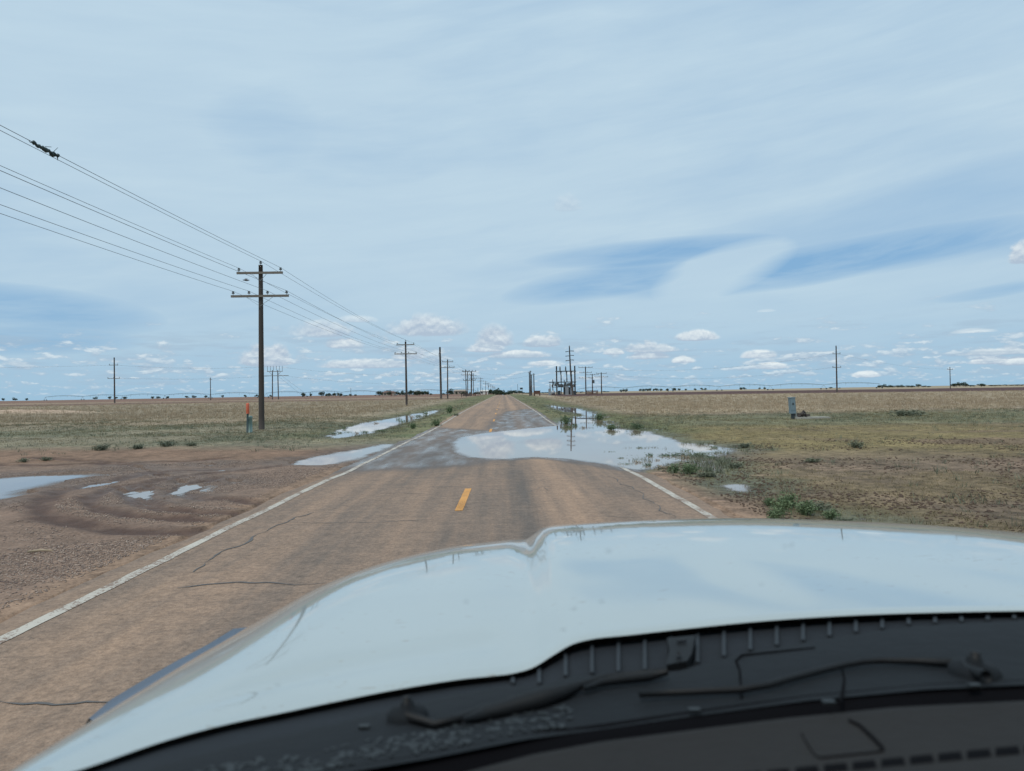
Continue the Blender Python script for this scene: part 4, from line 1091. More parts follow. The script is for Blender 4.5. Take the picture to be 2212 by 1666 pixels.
trow([(656, 849, 858, 9), (671.5, 850, 858, 4.5), (695, 848, 857.5, 10)], 520, ['leftmost rounded dark tree of the far left horizon row', 'small narrow dark tree between two rounded ones on the left horizon', 'rounded dark tree, right-hand one of the three apart on the left horizon'], 'lone trees on the left horizon')
trow([(706, 850.5, 857.5, 6), (712, 849.5, 857.5, 7), (719, 850, 857.5, 6), (725, 849.5, 857.5, 5), (730.5, 850, 857, 5), (736, 850, 857, 6)], 560, 'small tree in the tight row of six', 'tight row of six small trees')
trow([(745, 854, 857, 9)], 560, ['low dark bush right of the row of six trees'], None, 'bush', cat='bush')
trow([(757, 852, 856.5, 5), (768, 852.5, 856.5, 4)], 620, ['tiny tree left of the thin field pole', 'tiny tree nearer the thin field pole'], None)
trow([(819, 846.5, 853.5, 10), (826, 846.5, 853.5, 9), (833, 844.5, 852, 10), (840, 846, 851, 9), (847, 846, 851, 9), (856, 847, 853, 9), (863, 847.5, 853, 7)], 530, 'dark tree in the clump round the pinkish farmhouse', 'trees round the pinkish farmhouse')
trow([(869, 846, 853, 6), (875, 849, 853, 8)], 520, ['dark tree right of the pinkish farmhouse clump', 'low bush right of the pinkish farmhouse clump'], None)
trow([(884, 845, 853, 9), (890, 844.5, 853, 9), (897, 846, 853, 8), (905, 844.5, 852, 10), (912, 845.5, 852, 9), (919, 845, 852.5, 10), (924, 846.5, 852.5, 7)], 540, 'dark tree in the clump over the pale farmhouse', 'trees over the pale farmhouse')
trow([(931, 850, 853, 5), (958, 849.5, 853, 6), (971, 842.5, 850.5, 15), (986, 846, 852, 4), (976, 849.5, 852.5, 7), (1001, 847, 852, 9), (1008, 847, 852, 5), (1017, 847.5, 852, 6)], 560,
     ['tiny bush right of the pale farmhouse clump', 'small bush by the foot of the thick bare pole', 'large dark tree beside the roadside pole past the thick bare pole', 'narrow upright tree between bare pole and leaning pole', 'low tree below the large dark one past the bare pole',
      'rounded tree before the pale tan building', 'slim tree at the right end of the pale tan building', 'small tree at the leaning power pole'], None)
trow([(1024, 848.5, 852.5, 7), (1029, 848, 852.5, 7), (1034.5, 848.5, 852.5, 6)], 600, 'grey-green scrub tree behind the stout double pole', 'scrub behind the double pole')
trow([(1046, 845.5, 852, 11)], 640, ['rounded tree behind the white shed'], None)
trow([(1053, 847, 854, 8), (1058, 843.5, 854, 8), (1062, 842, 854, 10), (1067, 842.5, 854, 9), (1071, 844.5, 854, 8), (1075.5, 842, 855, 9), (1079.5, 841.5, 855, 9), (1083, 843, 855.5, 9), (1086.5, 845, 856, 7), (1073, 846.5, 855, 8), (1065, 847, 855, 8)], 640, 'dark tree in the clump left of the road end', 'dense tree clump left of the road end', jit=40)
trow([(1091, 847.5, 855, 7), (1095, 846, 855.5, 8), (1099, 846.5, 856, 7), (1103, 845, 856, 8), (1107, 844, 855, 8), (1111.5, 844.5, 855, 8), (1116, 847, 855, 9), (1123, 845, 855, 9), (1127.5, 847, 855, 8)], 640, 'dark tree in the clump right of the road end', 'tree clump right of the road end', jit=40)
trow([(1134, 848.5, 853.5, 8), (1139.5, 848.5, 853.5, 9), (1146, 849, 853, 9), (1130, 848, 853.5, 7)], 620, 'low dark tree of the hedge behind the bare posts', 'hedge row behind the bare posts')
trow([(1165, 848, 853, 9), (1171, 848, 853, 9), (1178, 848, 853, 9), (1185, 848.5, 853, 8)], 620, 'low dark tree of the row left of the substation', 'low row left of the substation')
trow([(1247, 847, 851, 7), (1254, 846.5, 851, 7), (1259, 846, 851, 7), (1306, 845, 849.5, 8), (1314, 845.5, 849.5, 6)], 760, 'small grey-green tree on the horizon beside the substation poles', 'small horizon trees beside the substation poles', jit=15)
xs_ = [(1340, 3), (1346, 4), (1352, 5), (1384, 5), (1391, 5), (1398, 6), (1404, 5), (1413, 4), (1420, 6), (1428, 4), (1441, 5), (1456, 7), (1468, 4), (1482, 3), (1502, 4), (1517, 5), (1524, 3), (1600, 5), (1609, 5), (1640, 3), (1652, 4)]
trow([(x, 843.5 - (x - 1340) * .0145 - w * .5, 847.5 - (x - 1340) * .016, w + 1.5) for x, w in xs_], 900, 'tiny tree on the right horizon left of the tall pole', 'tiny trees strung along the right horizon', jit=60)
trow([(1794.5, 836.5, 842, 6), (1814, 837.5, 841, 4)], 800, ['tiny tree just left of the tall right field pole', 'tiny tree just right of the tall right field pole'], None)
trow([(1899, 832.5, 838, 9), (1907, 831.5, 838, 11), (1918, 833, 838, 10), (1929, 833, 838, 9), (1939, 833, 838, 10), (1950, 832.5, 838, 10), (1962, 833.5, 837.5, 8), (1972, 833, 837.5, 9), (1984, 831, 837.5, 8), (1994, 833.5, 837, 9), (2006, 834, 837, 7)], 760, 'low tree in the row between the two right poles', 'horizon tree row between the two right poles')
trow([(2059, 829, 836.5, 9), (2066, 827.5, 836.5, 10), (2073, 828.5, 836.5, 9), (2081, 827.5, 836.5, 10), (2089, 829, 836.5, 8), (2096, 832, 836, 7), (2104, 832.5, 836, 7)], 740, 'dark tree in the tallest clump at the far right', 'tallest clump at the far right')
trow([(2120, 829, 838.5, 14)], 520, ['broad dark tree standing before the far right clump'], None)
trow([(2140, 832, 835.5, 9), (2150, 832, 835.5, 9), (2162, 831.5, 835.5, 9), (2174, 831, 835, 10), (2186, 831.5, 835, 9), (2198, 831, 834.5, 10), (2208, 831, 834.5, 9)], 800, 'low dark tree in the hedge row at the right edge', 'hedge row at the right edge')
lf = [(8, 863.5, 3), (33, 863, 6), (58, 864, 3), (205, 861, 6), (237, 860.5, 4), (250, 860.5, 4), (270, 860, 5), (330, 859.5, 4), (342, 859.5, 5), (362, 859, 4), (405, 858.5, 5), (420, 858, 6), (445, 858, 3), (480, 857, 3), (530, 856, 3), (553, 855.5, 4), (560, 857, 4), (585, 856, 3)]
trow([(x, y - 2.8, y + 2, w + 2) for x, y, w in lf], 850, 'tiny tree on the far left horizon under the irrigation machine', 'tiny trees strung along the left horizon', jit=60)

# ------------------------------------------------------------------ weeds and grass
def blades(n, px_, py_, hgt, spread, per, width, seed, flop=.5):
    """tapering blades in tufts; returns V, F"""
    g = np.random.default_rng(seed); n = len(px_)
    N = n * per; bx_ = np.repeat(px_, per) + g.normal(0, 1, N) * np.repeat(spread, per); by_ = np.repeat(py_, per) + g.normal(0, 1, N) * np.repeat(spread, per)
    h_ = np.repeat(hgt, per) * g.uniform(.45, 1.15, N); w_ = np.repeat(width, per) * g.uniform(.6, 1.3, N)
    bz = ground_z(bx_, by_)[0] - .01
    a = g.uniform(0, 2 * math.pi, N); ln_ = g.uniform(.1, 1, N) * flop * h_; la = g.uniform(0, 2 * math.pi, N)
    ux, uy = np.cos(a) * w_, np.sin(a) * w_; lx, ly = np.cos(la) * ln_, np.sin(la) * ln_
    P0 = np.stack([bx_ - ux, by_ - uy, bz], 1); P1 = np.stack([bx_ + ux, by_ + uy, bz], 1)
    P2 = np.stack([bx_ + ux * .7 + lx * .45, by_ + uy * .7 + ly * .45, bz + h_ * .6], 1); P3 = np.stack([bx_ - ux * .7 + lx * .45, by_ - uy * .7 + ly * .45, bz + h_ * .6], 1)
    P4 = np.stack([bx_ + lx * 1.2, by_ + ly * 1.2, bz + h_], 1); P5 = P4 + np.stack([ux * .12, uy * .12, ux * 0], 1)
    V = np.stack([P0, P1, P2, P3, P4, P5], 1).reshape(-1, 3)
    b = np.arange(N)[:, None] * 6
    F = np.concatenate([b + np.array([[0, 1, 2, 3]]), b + np.array([[3, 2, 5, 4]])])
    return V, F
def scatter(n, azr, rng_, seed, dens):
    """points in the seen wedge, thinning with distance, kept where dens(x, y) allows"""
    g = np.random.default_rng(seed)
    r_ = np.exp(g.uniform(math.log(rng_[0]), math.log(rng_[1]), n)); a = np.radians(g.uniform(azr[0], azr[1], n))
    x, y = r_ * np.sin(a), r_ * np.cos(a)
    keep = g.random(n) < dens(x, y)
    return x[keep], y[keep], r_[keep]
def wetsd(x, y):
    d = np.full(x.shape, 9.0)
    for p in PUD:
        P = np.asarray(p['poly']); m = (x > P[:, 0].min() - 2) & (x < P[:, 0].max() + 2) & (y > P[:, 1].min() - 2) & (y < P[:, 1].max() + 2)
        if m.any(): d[m] = np.minimum(d[m], polysd(x[m], y[m], p['poly']))
    return d
def offr(x): return np.maximum(np.maximum(XL - x, x - XR), 0)
def d_straw(x, y):
    f = fbm(x * .12 + 50, y * .3, 4, .6); r_ = np.hypot(x, y)
    d = np.where(x > 0, S(48, 62, y + (f - .5) * 8) * S(6, 9, offr(x)) * (r_ < 186), S(46, 66, y + (f - .5) * 12) * S(7, 10, offr(x)) * (1 - .5 * S(.48, .6, f)) * (r_ < 172))
    d2 = np.where(x > 0, .10 * S(3, 8, offr(x)) * (y > 14), .22 * S(26, 32, y)) * S(.42, .6, fbm(x * .5, y * .5 + 7, 3))
    return np.maximum(d, d2) * (wetsd(x, y) > .3)
x, y, r_ = scatter(60000, (-37, 37), (15, 186), 3, d_straw)
far_ = S(40, 80, r_)
V, F = blades(0, x, y, .07 + .22 * far_ * np.random.default_rng(1).uniform(.5, 1.3, len(x)), .05 + .12 * far_, 7, .004 + .012 * S(20, 120, r_), 5)
tag(fast_mesh('dry_grass', V, F, M['straw']), 'tall dry straw-coloured grass covering the fields beyond the verges', 'grass', kind='stuff')
def d_olive(x, y):
    f = fbm(x * .25, y * .25, 4, .55); o_ = offr(x)
    rt = S(.2, 1.6, o_) * (.15 + .6 * S(.40, .56, f)) * (y > 7) * (.45 + .55 * S(24, 40, y)) * (1 - .6 * S(50, 60, y))
    lt = S(.5, 1.5, o_) * S(27, 31, y) * (.3 + .7 * S(.42, .58, f)) * (1 - .7 * S(50, 70, y))
    return np.where(x > 0, rt, lt) * (wetsd(x, y) > -.1)
x, y, r_ = scatter(110000, (-37, 37), (9, 110), 4, d_olive)
V, F = blades(0, x, y, .028 + .035 * np.random.default_rng(2).random(len(x)) + .05 * S(25, 60, r_), .05 + .06 * S(20, 60, r_), 7, .0035 + .007 * S(15, 80, r_), 6, .9)
tag(fast_mesh('short_grass', V, F, M['olive']), 'short olive grass and mat weeds over the damp verges', 'grass', kind='stuff')
def d_green(x, y):
    f = fbm(x * .4 + 3, y * .4 + 8, 4, .6); f2 = fbm(x * .12 + 50, y * .3, 4, .6); o_ = offr(x); w = wetsd(x, y); r_ = np.hypot(x, y)
    rt = .05 + .55 * S(33, 40, y + (f2 - .5) * 8) * (1 - S(50, 60, y)) * S(1, 3, o_) + .12 * (w < 1.2) + .25 * S(14, 10, y) * 0
    lt = (.55 * S(28, 33, y) * S(.44, .55, f2) * (1 - S(46, 70, y)) + .10 * S(22, 26, y)) * S(.5, 1.5, o_) + .3 * (w < 1.0) * (y > 28)
    vg = (1 - S(3.2, 6.0, o_)) * S(30, 36, y) * .9
    return np.clip(np.maximum(np.where(x > 0, rt, lt), vg), 0, 1) * S(.42, .56, f) * (w > .02) * (o_ > .25)
x, y, r_ = scatter(60000, (-37, 37), (10, 260), 8, d_green)
V, F = blades(0, x, y, .07 + .12 * np.random.default_rng(3).random(len(x)), .05 + .05 * S(20, 60, r_), 8, .006 + .012 * S(15, 120, r_), 9, 1.0)
wz = [tuple(at_z(a, b, -.10)[:2]) for a, b in ((1325, 968), (1370, 1008), (1470, 1000), (1545, 1024), (1600, 985), (1570, 962), (1450, 958), (1400, 972))]
Pw = np.array(wz); g_ = np.random.default_rng(77); xx_ = g_.uniform(Pw[:, 0].min(), Pw[:, 0].max(), 9000); yy_ = g_.uniform(Pw[:, 1].min(), Pw[:, 1].max(), 9000)
kk = (polysd(xx_, yy_, wz) < .3) & (g_.random(9000) < S(.50, .66, fbm(xx_ * .9 + 2, yy_ * .7, 4, .65)) * .25)
xx_, yy_ = xx_[kk], yy_[kk]
V2, F2 = blades(0, xx_, yy_, .09 + .08 * g_.random(len(xx_)), .08 + 0 * xx_, 7, .007 + 0 * xx_, 19, 1.0)
F = np.concatenate([F, F2 + len(V)]); V = np.concatenate([V, V2])
tag(fast_mesh('green_weeds', V, F, M['weed_dark']), 'patchy grey-green weeds in bands over verges and field edges', 'weeds', kind='stuff')
# gravel of the turnout
def pebbles(n, seed, dens, azr, rg, size):
    g = np.random.default_rng(seed); x, y, r_ = scatter(n, azr, rg, seed, dens); N = len(x)
    z = ground_z(x, y)[0]; s_ = g.uniform(*size, N) * (1 + r_ / 40)
    ph = (1 + 5 ** .5) / 2
    base_ = np.array([(0, 0, 1), (1, 0, 0), (0, 1, 0), (-1, 0, 0), (0, -1, 0), (0, 0, -1)], float)
    Fb = np.array([(0, 1, 2), (0, 2, 3), (0, 3, 4), (0, 4, 1), (5, 2, 1), (5, 3, 2), (5, 4, 3), (5, 1, 4)])
    a = g.uniform(0, 6.3, N); ca, sa_ = np.cos(a), np.sin(a)
    B = base_[None] * g.uniform(.6, 1.3, (N, 6, 1)) * s_[:, None, None] * np.stack([g.uniform(.8, 1.5, N), g.uniform(.7, 1.2, N), g.uniform(.4, .8, N)], 1)[:, None, :]
    xr = B[..., 0] * ca[:, None] - B[..., 1] * sa_[:, None]; yr = B[..., 0] * sa_[:, None] + B[..., 1] * ca[:, None]
    V = np.stack([xr + x[:, None], yr + y[:, None], B[..., 2] + z[:, None] + s_[:, None] * .2], 2).reshape(-1, 3)
    F = (np.arange(N)[:, None, None] * 6 + Fb[None]).reshape(-1, 3)
    return V, F
m, tt, p_ = new_mat('mixed_pebbles'); nn_ = noise(tt, geo_pos(tt), 17, 2, .5); setin(tt, p_, 'Base Color', mixc(tt, ((nn_ - .5) * 3 + .5).clamp(), (.13, .09, .075), (.40, .30, .235))); setin(tt, p_, 'Roughness', .8); M['pebble'] = m
def d_gr(x, y):
    return (x < XL - .15) * (y < 21) * S(.40, .60, fbm(x * .8, y * .8, 3)) * (wetsd(x, y) > .05) * (rutmod(x, y)[1] < .5)
V, F = pebbles(60000, 21, d_gr, (-37, -4), (7.2, 22), (.006, .014))
tag(fast_mesh('gravel', V, F, M['pebble']), 'loose gravel strewn over the muddy turnout left of the road', 'gravel', kind='stuff')
m = simple('dark_soil_clods', (.10, .066, .048), .95, 0, .4, 20); M['clod'] = m
def d_cl(x, y): return ((x > XR + .3) * (y < 26) * S(.35, .65, fbm(x * .6, y * .6 + 4, 3)) * .55 ) * (wetsd(x, y) > .1)
V, F = pebbles(60000, 22, d_cl, (-37, 37), (8, 30), (.009, .024))
tag(fast_mesh('soil_clods', V, F, M['clod']), 'dark crumbled soil clods along the right verge', 'soil', kind='stuff')

# clumps one can point to
def clump_mesh(seed, n, h, w, leafy=True):
    g = np.random.default_rng(seed); V = []; F = []
    for i in range(n):
        a = g.uniform(0, 6.3); r0 = abs(g.normal(0, .28)) * w; x, y = math.cos(a) * r0, math.sin(a) * r0
        L = h * g.uniform(.5, 1.05) * max(.35, 1 - (r0 / w) ** 2 * .6); ln_ = g.uniform(.1, .55) * L; la = a + g.normal(0, .6)
        ex, ey = x + math.cos(la) * ln_, y + math.sin(la) * ln_
        u = np.array([math.cos(la + 1.57), math.sin(la + 1.57), 0]) * .006
        b = len(V); V += [np.array([x, y, 0]) - u, np.array([x, y, 0]) + u, np.array([ex, ey, L]) + u * .3, np.array([ex, ey, L]) - u * .3]; F.append((b, b + 1, b + 2, b + 3))
        for k in range(5 if leafy else 2):
            f = g.uniform(.25, 1); c = np.array([x + (ex - x) * f, y + (ey - y) * f, L * f]); d = g.normal(size=3); d[2] = abs(d[2]) * .5 + .1; d /= np.linalg.norm(d); s_ = g.uniform(.02, .055) * (h / .35) ** .5
            q = np.cross(d, g.normal(size=3)); q /= np.linalg.norm(q); b = len(V)
            V += [c, c + d * s_ + q * s_ * .35, c + d * s_ * 2, c + d * s_ - q * s_ * .35]; F.append((b, b + 1, b + 2, b + 3))
    return V, F
CL = []
for k in range(4):
    V, F = clump_mesh(50 + k, 90, .34, .42); o = mesh_obj('weed_clump', V, F, M['weed']); CL.append(o.data); bpy.data.objects.remove(o)
DC = []
for k in range(2):
    V, F = clump_mesh(70 + k, 90, .34, .42); o = mesh_obj('weed_clump', V, F, M['weed_dark']); DC.append(o.data); bpy.data.objects.remove(o)
WL = []
for k in range(4):
    V, F = clump_mesh(190 + k, 34, .34, .55); o = mesh_obj('weed_clump', V, F, M['weed'] if k < 3 else M['straw']); WL.append(o.data); bpy.data.objects.remove(o)
def clump(x_, y_, w, h, label, dark=False, group=None, z=None):
    """w, h: width and height in picture pixels"""
    P = hit(x_, y_); Zd = P[1]; k = Zd / FPX
    o = bpy.data.objects.new('weed_clump', (DC if dark else CL)[random.randrange(2 if dark else 4)]); COL.objects.link(o)
    o.location = (P[0], P[1], P[2] - .01); s_ = w * k / .9 * (1.35 if dark else 1.1); o.scale = (s_, s_ * (1.5 if dark else 1), h * k / .34 * (.75 if dark else .95)); o.rotation_euler = (0, 0, random.random() * 6.3)
    tag(o, label, 'weed', group)
for a in ((1490, 1024, 60, 26, 'low green weed clump on the near bank of the flooded verge'), (1455, 1022, 46, 22, 'second low green clump on the near bank, left of the first', ), (1530, 1032, 40, 18, 'small clump at the right end of the near bank clumps', True),
          (1688, 1112, 70, 42, 'tall bright weed clump at the hood edge, left of its neighbours'), (1740, 1116, 76, 34, 'broad bright weed clump at the hood edge, middle one'), (1795, 1122, 60, 24, 'lower bright weed clump at the hood edge, right one'), (1660, 1095, 40, 20, 'small bright weed clump at the upper left of the hood-edge weeds'),
          (1705, 1098, 70, 34, 'upper bright weed clump of the hood-edge weeds, behind the tall one'), (1760, 1102, 60, 26, 'upper right bright weed clump of the hood-edge weeds', True), (1675, 1125, 60, 30, 'lowest left weed clump of the hood-edge weeds'), (1825, 1132, 46, 16, 'rightmost straggling weed clump of the hood-edge weeds', True),
          (971, 893, 24, 17, 'round green bush on the verge above the left ditch pool'), (942, 922, 36, 16, 'bushy weed on the bank between ditch pool and road'), (892, 927, 26, 14, 'weed at the bank nearest the middle of the ditch pool'), (985, 902, 14, 8, 'small weed close to the left edge line beyond the water', True),
          (1608, 968, 34, 14, 'green weed at the right tip of the flooded verge', True), (1590, 1012, 40, 18, 'olive weed beside the lower right arm of the water', True),
          (1850, 968, 40, 20, 'lone grey-green weed in the right field, upper of two', True), (1757, 1000, 34, 14, 'lone grey-green weed in the right field, lower of two', True), (1960, 899, 62, 18, 'wide dark weed tuft behind the bare patch in the right field', True),
          (1632, 978, 0, 0, None), (220, 974, 34, 18, 'tallest grey-green weed at the edge of the turnout', True), (300, 970, 36, 14, 'grey-green weed at the turnout edge, middle of the row', True), (360, 966, 40, 16, 'grey-green weed at the turnout edge, right of the row', True),
          (412, 965, 26, 12, 'small weed at the right end of the turnout edge row', True), (50, 999, 26, 12, 'left one of two weeds low beside the turnout tracks', True), (100, 998, 26, 12, 'right one of two weeds low beside the turnout tracks', True),
          (1320, 1152 - 222, 40, 14, 'green tuft on the far shore of the flooded verge'), (1295, 908, 40, 16, 'green tuft between the two right ditch pools'), (1222, 917, 40, 20, 'green tuft at the corner of road and water'), (1375, 928, 46, 14, 'green tuft right along the far shore', )):
    if a[4]: clump(*a)
# weeds standing in the water
WATER = ((1322, 976, 24, 8), (1345, 990, 20, 8), (1365, 984, 24, 9), (1378, 1000, 26, 8), (1405, 985, 22, 14), (1440, 985, 30, 18), (1460, 985, 30, 14), (1480, 990, 34, 12), (1400, 1006, 20, 9), (1385, 968, 18, 18), (1485, 975, 18, 10), (1420, 995, 18, 8),
                                    (1510, 986, 40, 12), (1540, 990, 34, 10), (1352, 1003, 26, 6), (1434, 1014, 60, 12), (1335, 995, 18, 6), (1545, 968, 30, 10), (1528, 980, 26, 9), (1260, 925, 18, 12), (1242, 921, 18, 14), (1230, 925, 16, 10))
WATERX = [(q_[0], q_[1]) for q_ in WATER]
for i, (x_, y_, w, h) in enumerate(WATER):
    p = at_z(x_, y_, -.10); k = p[1] / FPX
    o = bpy.data.objects.new('weed_clump', WL[i % 4]); COL.objects.link(o); zg = gz(p[0], p[1]); o.location = (p[0], p[1], max(zg, -.16) - .01)
    s_ = w * k / .9 * random.uniform(.9, 1.7); o.scale = (s_ * 1.3, s_ * .7, (h * k * random.uniform(.35, .8) + .03) / .34); tag(o, nth_lab(sorted(WATERX).index((x_, y_)), 'weed from the left among those standing in the flooded verge'), 'weed', 'weeds standing in the flooded verge')
DITCH = ((722, 938, 16, 8), (736, 936, 18, 9), (752, 934, 16, 9), (770, 937, 14, 7), (790, 936, 18, 8), (745, 927, 14, 7), (862, 907, 14, 9), (888, 905, 20, 12), (905, 900, 18, 12), (921, 896, 18, 11), (872, 912, 14, 8), (812, 915, 14, 6), (825, 933, 26, 9))
DITCHX = [(q_[0], q_[1]) for q_ in DITCH]
for i, (x_, y_, w, h) in enumerate(DITCH):
    p = at_z(x_, y_, -.13); k = p[1] / FPX
    o = bpy.data.objects.new('weed_clump', WL[i % 4]); COL.objects.link(o); zg = gz(p[0], p[1]); o.location = (p[0], p[1], max(zg, -.2) - .01)
    s_ = w * k / .9 * random.uniform(.9, 1.7); o.scale = (s_ * 1.3, s_ * .7, (h * k * random.uniform(.35, .8) + .03) / .34); tag(o, nth_lab(sorted(DITCHX).index((x_, y_)), 'reedy weed from the left among those standing in the left ditch pool'), 'weed', 'weeds standing in the left ditch pool')
# ------------------------------------------------------------------ the pickup the picture is taken from
truck = thing('pickup_truck', 'white pickup truck seen from its own cab: hood, wipers and dashboard', 'pickup truck', (.55, -.2, 0))
TO = Vector((.55, -.2, 0))
def tpart(name, V, F, mat, parent=None, smooth=True):
    o = mesh_obj(name, [np.array(v) - np.array(TO) for v in V], F, mat, parent or truck, smooth); 
    return o
m, t_, p_ = new_mat('white_hood_paint'); P = geo_pos(t_)
sp = noise(t_, vscale(t_, P, (38, 120, 60)), 1.0, 2, .5); big_ = noise(t_, vscale(t_, P, (2.2, 5, 3)), 1.0, 4, .55)
mk = (sp + (big_ - .5) * .35 - .715).smooth(0, .035)
setin(t_, p_, 'Base Color', mixc(t_, mk * .8, scalec(t_, (.365, .41, .40), (big_ - .5) * .12 + 1.0), (.22, .17, .10)))
setin(t_, p_, 'Roughness', .35); setin(t_, p_, 'Coat Weight', 1.0); setin(t_, p_, 'Coat Roughness', (big_ - .35).clamp() * .09 + .03); setin(t_, p_, 'Coat IOR', 1.5)
M['hood'] = m
M['plastic'] = simple('black_textured_plastic', (.0060, .0085, .0110), .85, 0, .25, 30, bmp=.2)
M['plastic_lo'] = simple('cowl_grille_plastic', (.011, .014, .018), .8, 0, .3, 20)
M['plastic_hi'] = simple('light_rib_plastic', (.013, .018, .023), .7, 0, .2, 20)
M['rubber'] = simple('wiper_rubber', (.0055, .0065, .0075), .6, 0, .2, 20)
M['frit'] = simple('black_glass_border', (.004, .004, .005), .95, 0, .1, bmp=0)
M['dash'] = simple('brown_grey_dashboard', (.021, .0195, .0185), .75, 0, .12, 60, bmp=.15)
M['flare'] = simple('blue_grey_fender_trim', (.075, .10, .14), .4, 0, .1, 10, bmp=0)
M['speck_cap'] = simple('pale_plastic_cap', (.012, .015, .016), .5, 0, .2)
# hood columns: rear edge and front crest, as picture x, picture y, distance ahead
HC = [((-110, 1748, .62), (533, 1356, 1.44)), ((-20, 1715, .645), (575, 1332, 1.48)), ((171, 1662, .71), (640, 1296, 1.55)), ((343, 1603.5, .79), (700, 1265, 1.62)), ((480, 1566, .85), (775, 1235, 1.70)),
      ((600, 1541, .895), (845, 1212, 1.78)), ((705, 1519, .93), (910, 1195, 1.85)), ((842, 1491.5, .96), (985, 1180, 1.90)), ((979, 1469, .98), (1049, 1172, 1.935)), ((1060, 1460, .99), (1085, 1168, 1.95)),
      ((1105, 1454.5, .995), (1113, 1164.5, 1.96)), ((1151, 1441.5, 1.0), (1138, 1160, 1.965)), ((1195.5, 1414.5, 1.01), (1156, 1151, 1.97)), ((1237, 1391, 1.02), (1170, 1142, 1.975)), ((1288, 1378.5, 1.03), (1186, 1136.3, 1.98)),
      ((1357, 1371.5, 1.035), (1215, 1133.2, 1.985)), ((1464, 1359.5, 1.045), (1290, 1129, 1.99)), ((1625, 1343, 1.05), (1384, 1124, 1.99)), ((1796, 1331, 1.055), (1500, 1120.5, 1.985)), ((1968, 1324, 1.055), (1626, 1119.5, 1.97)),
      ((2212, 1319, 1.05), (1759, 1123, 1.945)), ((2450, 1318, 1.04), (1891, 1128.5, 1.91)), ((2700, 1320, 1.02), (2024, 1136.5, 1.87)), ((2980, 1330, 1.0), (2212, 1154, 1.80)), ((3250, 1350, .97), (2400, 1182, 1.71)), ((3500, 1380, .93), (2600, 1230, 1.6))]
def cr(P, u):
    P = np.asarray(P, float); n = len(P) - 1; i = min(int(u), n - 1); f = u - i
    p0, p1, p2, p3 = P[max(i - 1, 0)], P[i], P[i + 1], P[min(i + 2, n)]
    return .5 * ((2 * p1) + (-p0 + p2) * f + (2 * p0 - 5 * p1 + 4 * p2 - p3) * f * f + (-p0 + 3 * p1 - 3 * p2 + p3) * f ** 3)
RE = [c[0] for c in HC]; SI = [c[1] for c in HC]; NU = 200; NT = 40
rows = []
for iu in range(NU + 1):
    u = iu / NU * (len(HC) - 1); re, si = cr(RE, u), cr(SI, u); col = []
    pr = at_y(*re)
    col.append(pr + np.array([0, .045, -.010])); col.append(pr + np.array([0, .02, -.006])); col.append(pr + np.array([0, .003, -.002]))
    zs = si[2] * 1.31; A = at_y(re[0], re[1], re[2] + .004); B = at_y(si[0], si[1], zs)
    dr_, ds_ = EYE - A[2], EYE - B[2]; dZ = B[1] - A[1]; bb = (ds_ / B[1] * dZ - (ds_ - dr_)) / 3.0 * (.12 + .88 * float(sstep(.3, 4.5, np.array(u)))); aa = ds_ - dr_ - bb
    for j in range(NT + 1):
        t = j / NT; p = A + (B - A) * t; p[2] = EYE - (dr_ + aa * t + bb * t ** 4)
        cre = sstep(2.0, 4.0, np.array(u)) * (1 - sstep(8.6, 9.8, np.array(u)))
        p[2] -= .0055 * math.exp(-((t - .10 - .0) / .028) ** 2) * cre
        p[2] -= .024 * math.exp(-((u - 10.8) / .85) ** 2) * math.exp(-((t - .86) / .26) ** 2) * (1 - .6 * t)
        col.append(p)
    sp_ = col[-1]; dr = sp_ - np.array([0, 0, EYE]); dr = dr / dr[1]                 # past the crest the skin rolls down to the grille
    for k_, (dy_, dz_) in enumerate(((.02, .0012), (.045, .006), (.075, .018), (.10, .04), (.12, .075), (.135, .14), (.14, .30), (.14, .55))):
        col.append(sp_ + dr * dy_ * np.array([.3, 1, 1]) + np.array([0, 0, -dz_]))
    rows.append(col)
# the flank of the left fender
side = []
for (dx_, dz_) in ((-.055, -.60), (-.055, -.35), (-.05, -.2), (-.04, -.11), (-.025, -.055), (-.01, -.018)):
    side.append([p + np.array([dx_, 0, dz_]) for p in rows[0]])
rows = side + rows; nc = len(rows[0])
V = [p for c in rows for p in c]; F = [(i * nc + j, (i + 1) * nc + j, (i + 1) * nc + j + 1, i * nc + j + 1) for i in range(len(rows) - 1) for j in range(nc - 1)]
hood = tpart('hood', V, F, M['hood'])
for xw, yw in ((1243.5, 1384, ), (1105, 1447)):     # little rubber stops on the rear edge
    pass
# fender trim outside the left edge
A_ = [(192, 1552), (240, 1511), (309, 1469.7), (377.5, 1430), (446, 1394), (504.4, 1358.5), (533.6, 1354.7)]
B_ = [(205, 1560), (262, 1517), (343, 1474), (400, 1441), (450, 1413), (505, 1379), (540, 1358)]
top = [at_y(x, y, 1.38 + .68 * i / 6) for i, (x, y) in enumerate(A_)]; bot = [at_y(x, y, 1.34 + .66 * i / 6) for i, (x, y) in enumerate(B_)]
V = []; 
for a_, b_ in zip(top, bot): V += [a_ + np.array([-.01, 0, -.10]), a_ + np.array([-.006, 0, -.01]), a_, b_, b_ + np.array([.17, .02, -.03])]
F = [(i * 5 + j, i * 5 + j + 1, (i + 1) * 5 + j + 1, (i + 1) * 5 + j) for i in range(6) for j in range(4)]
tpart('fender_trim', V, F, M['flare'])
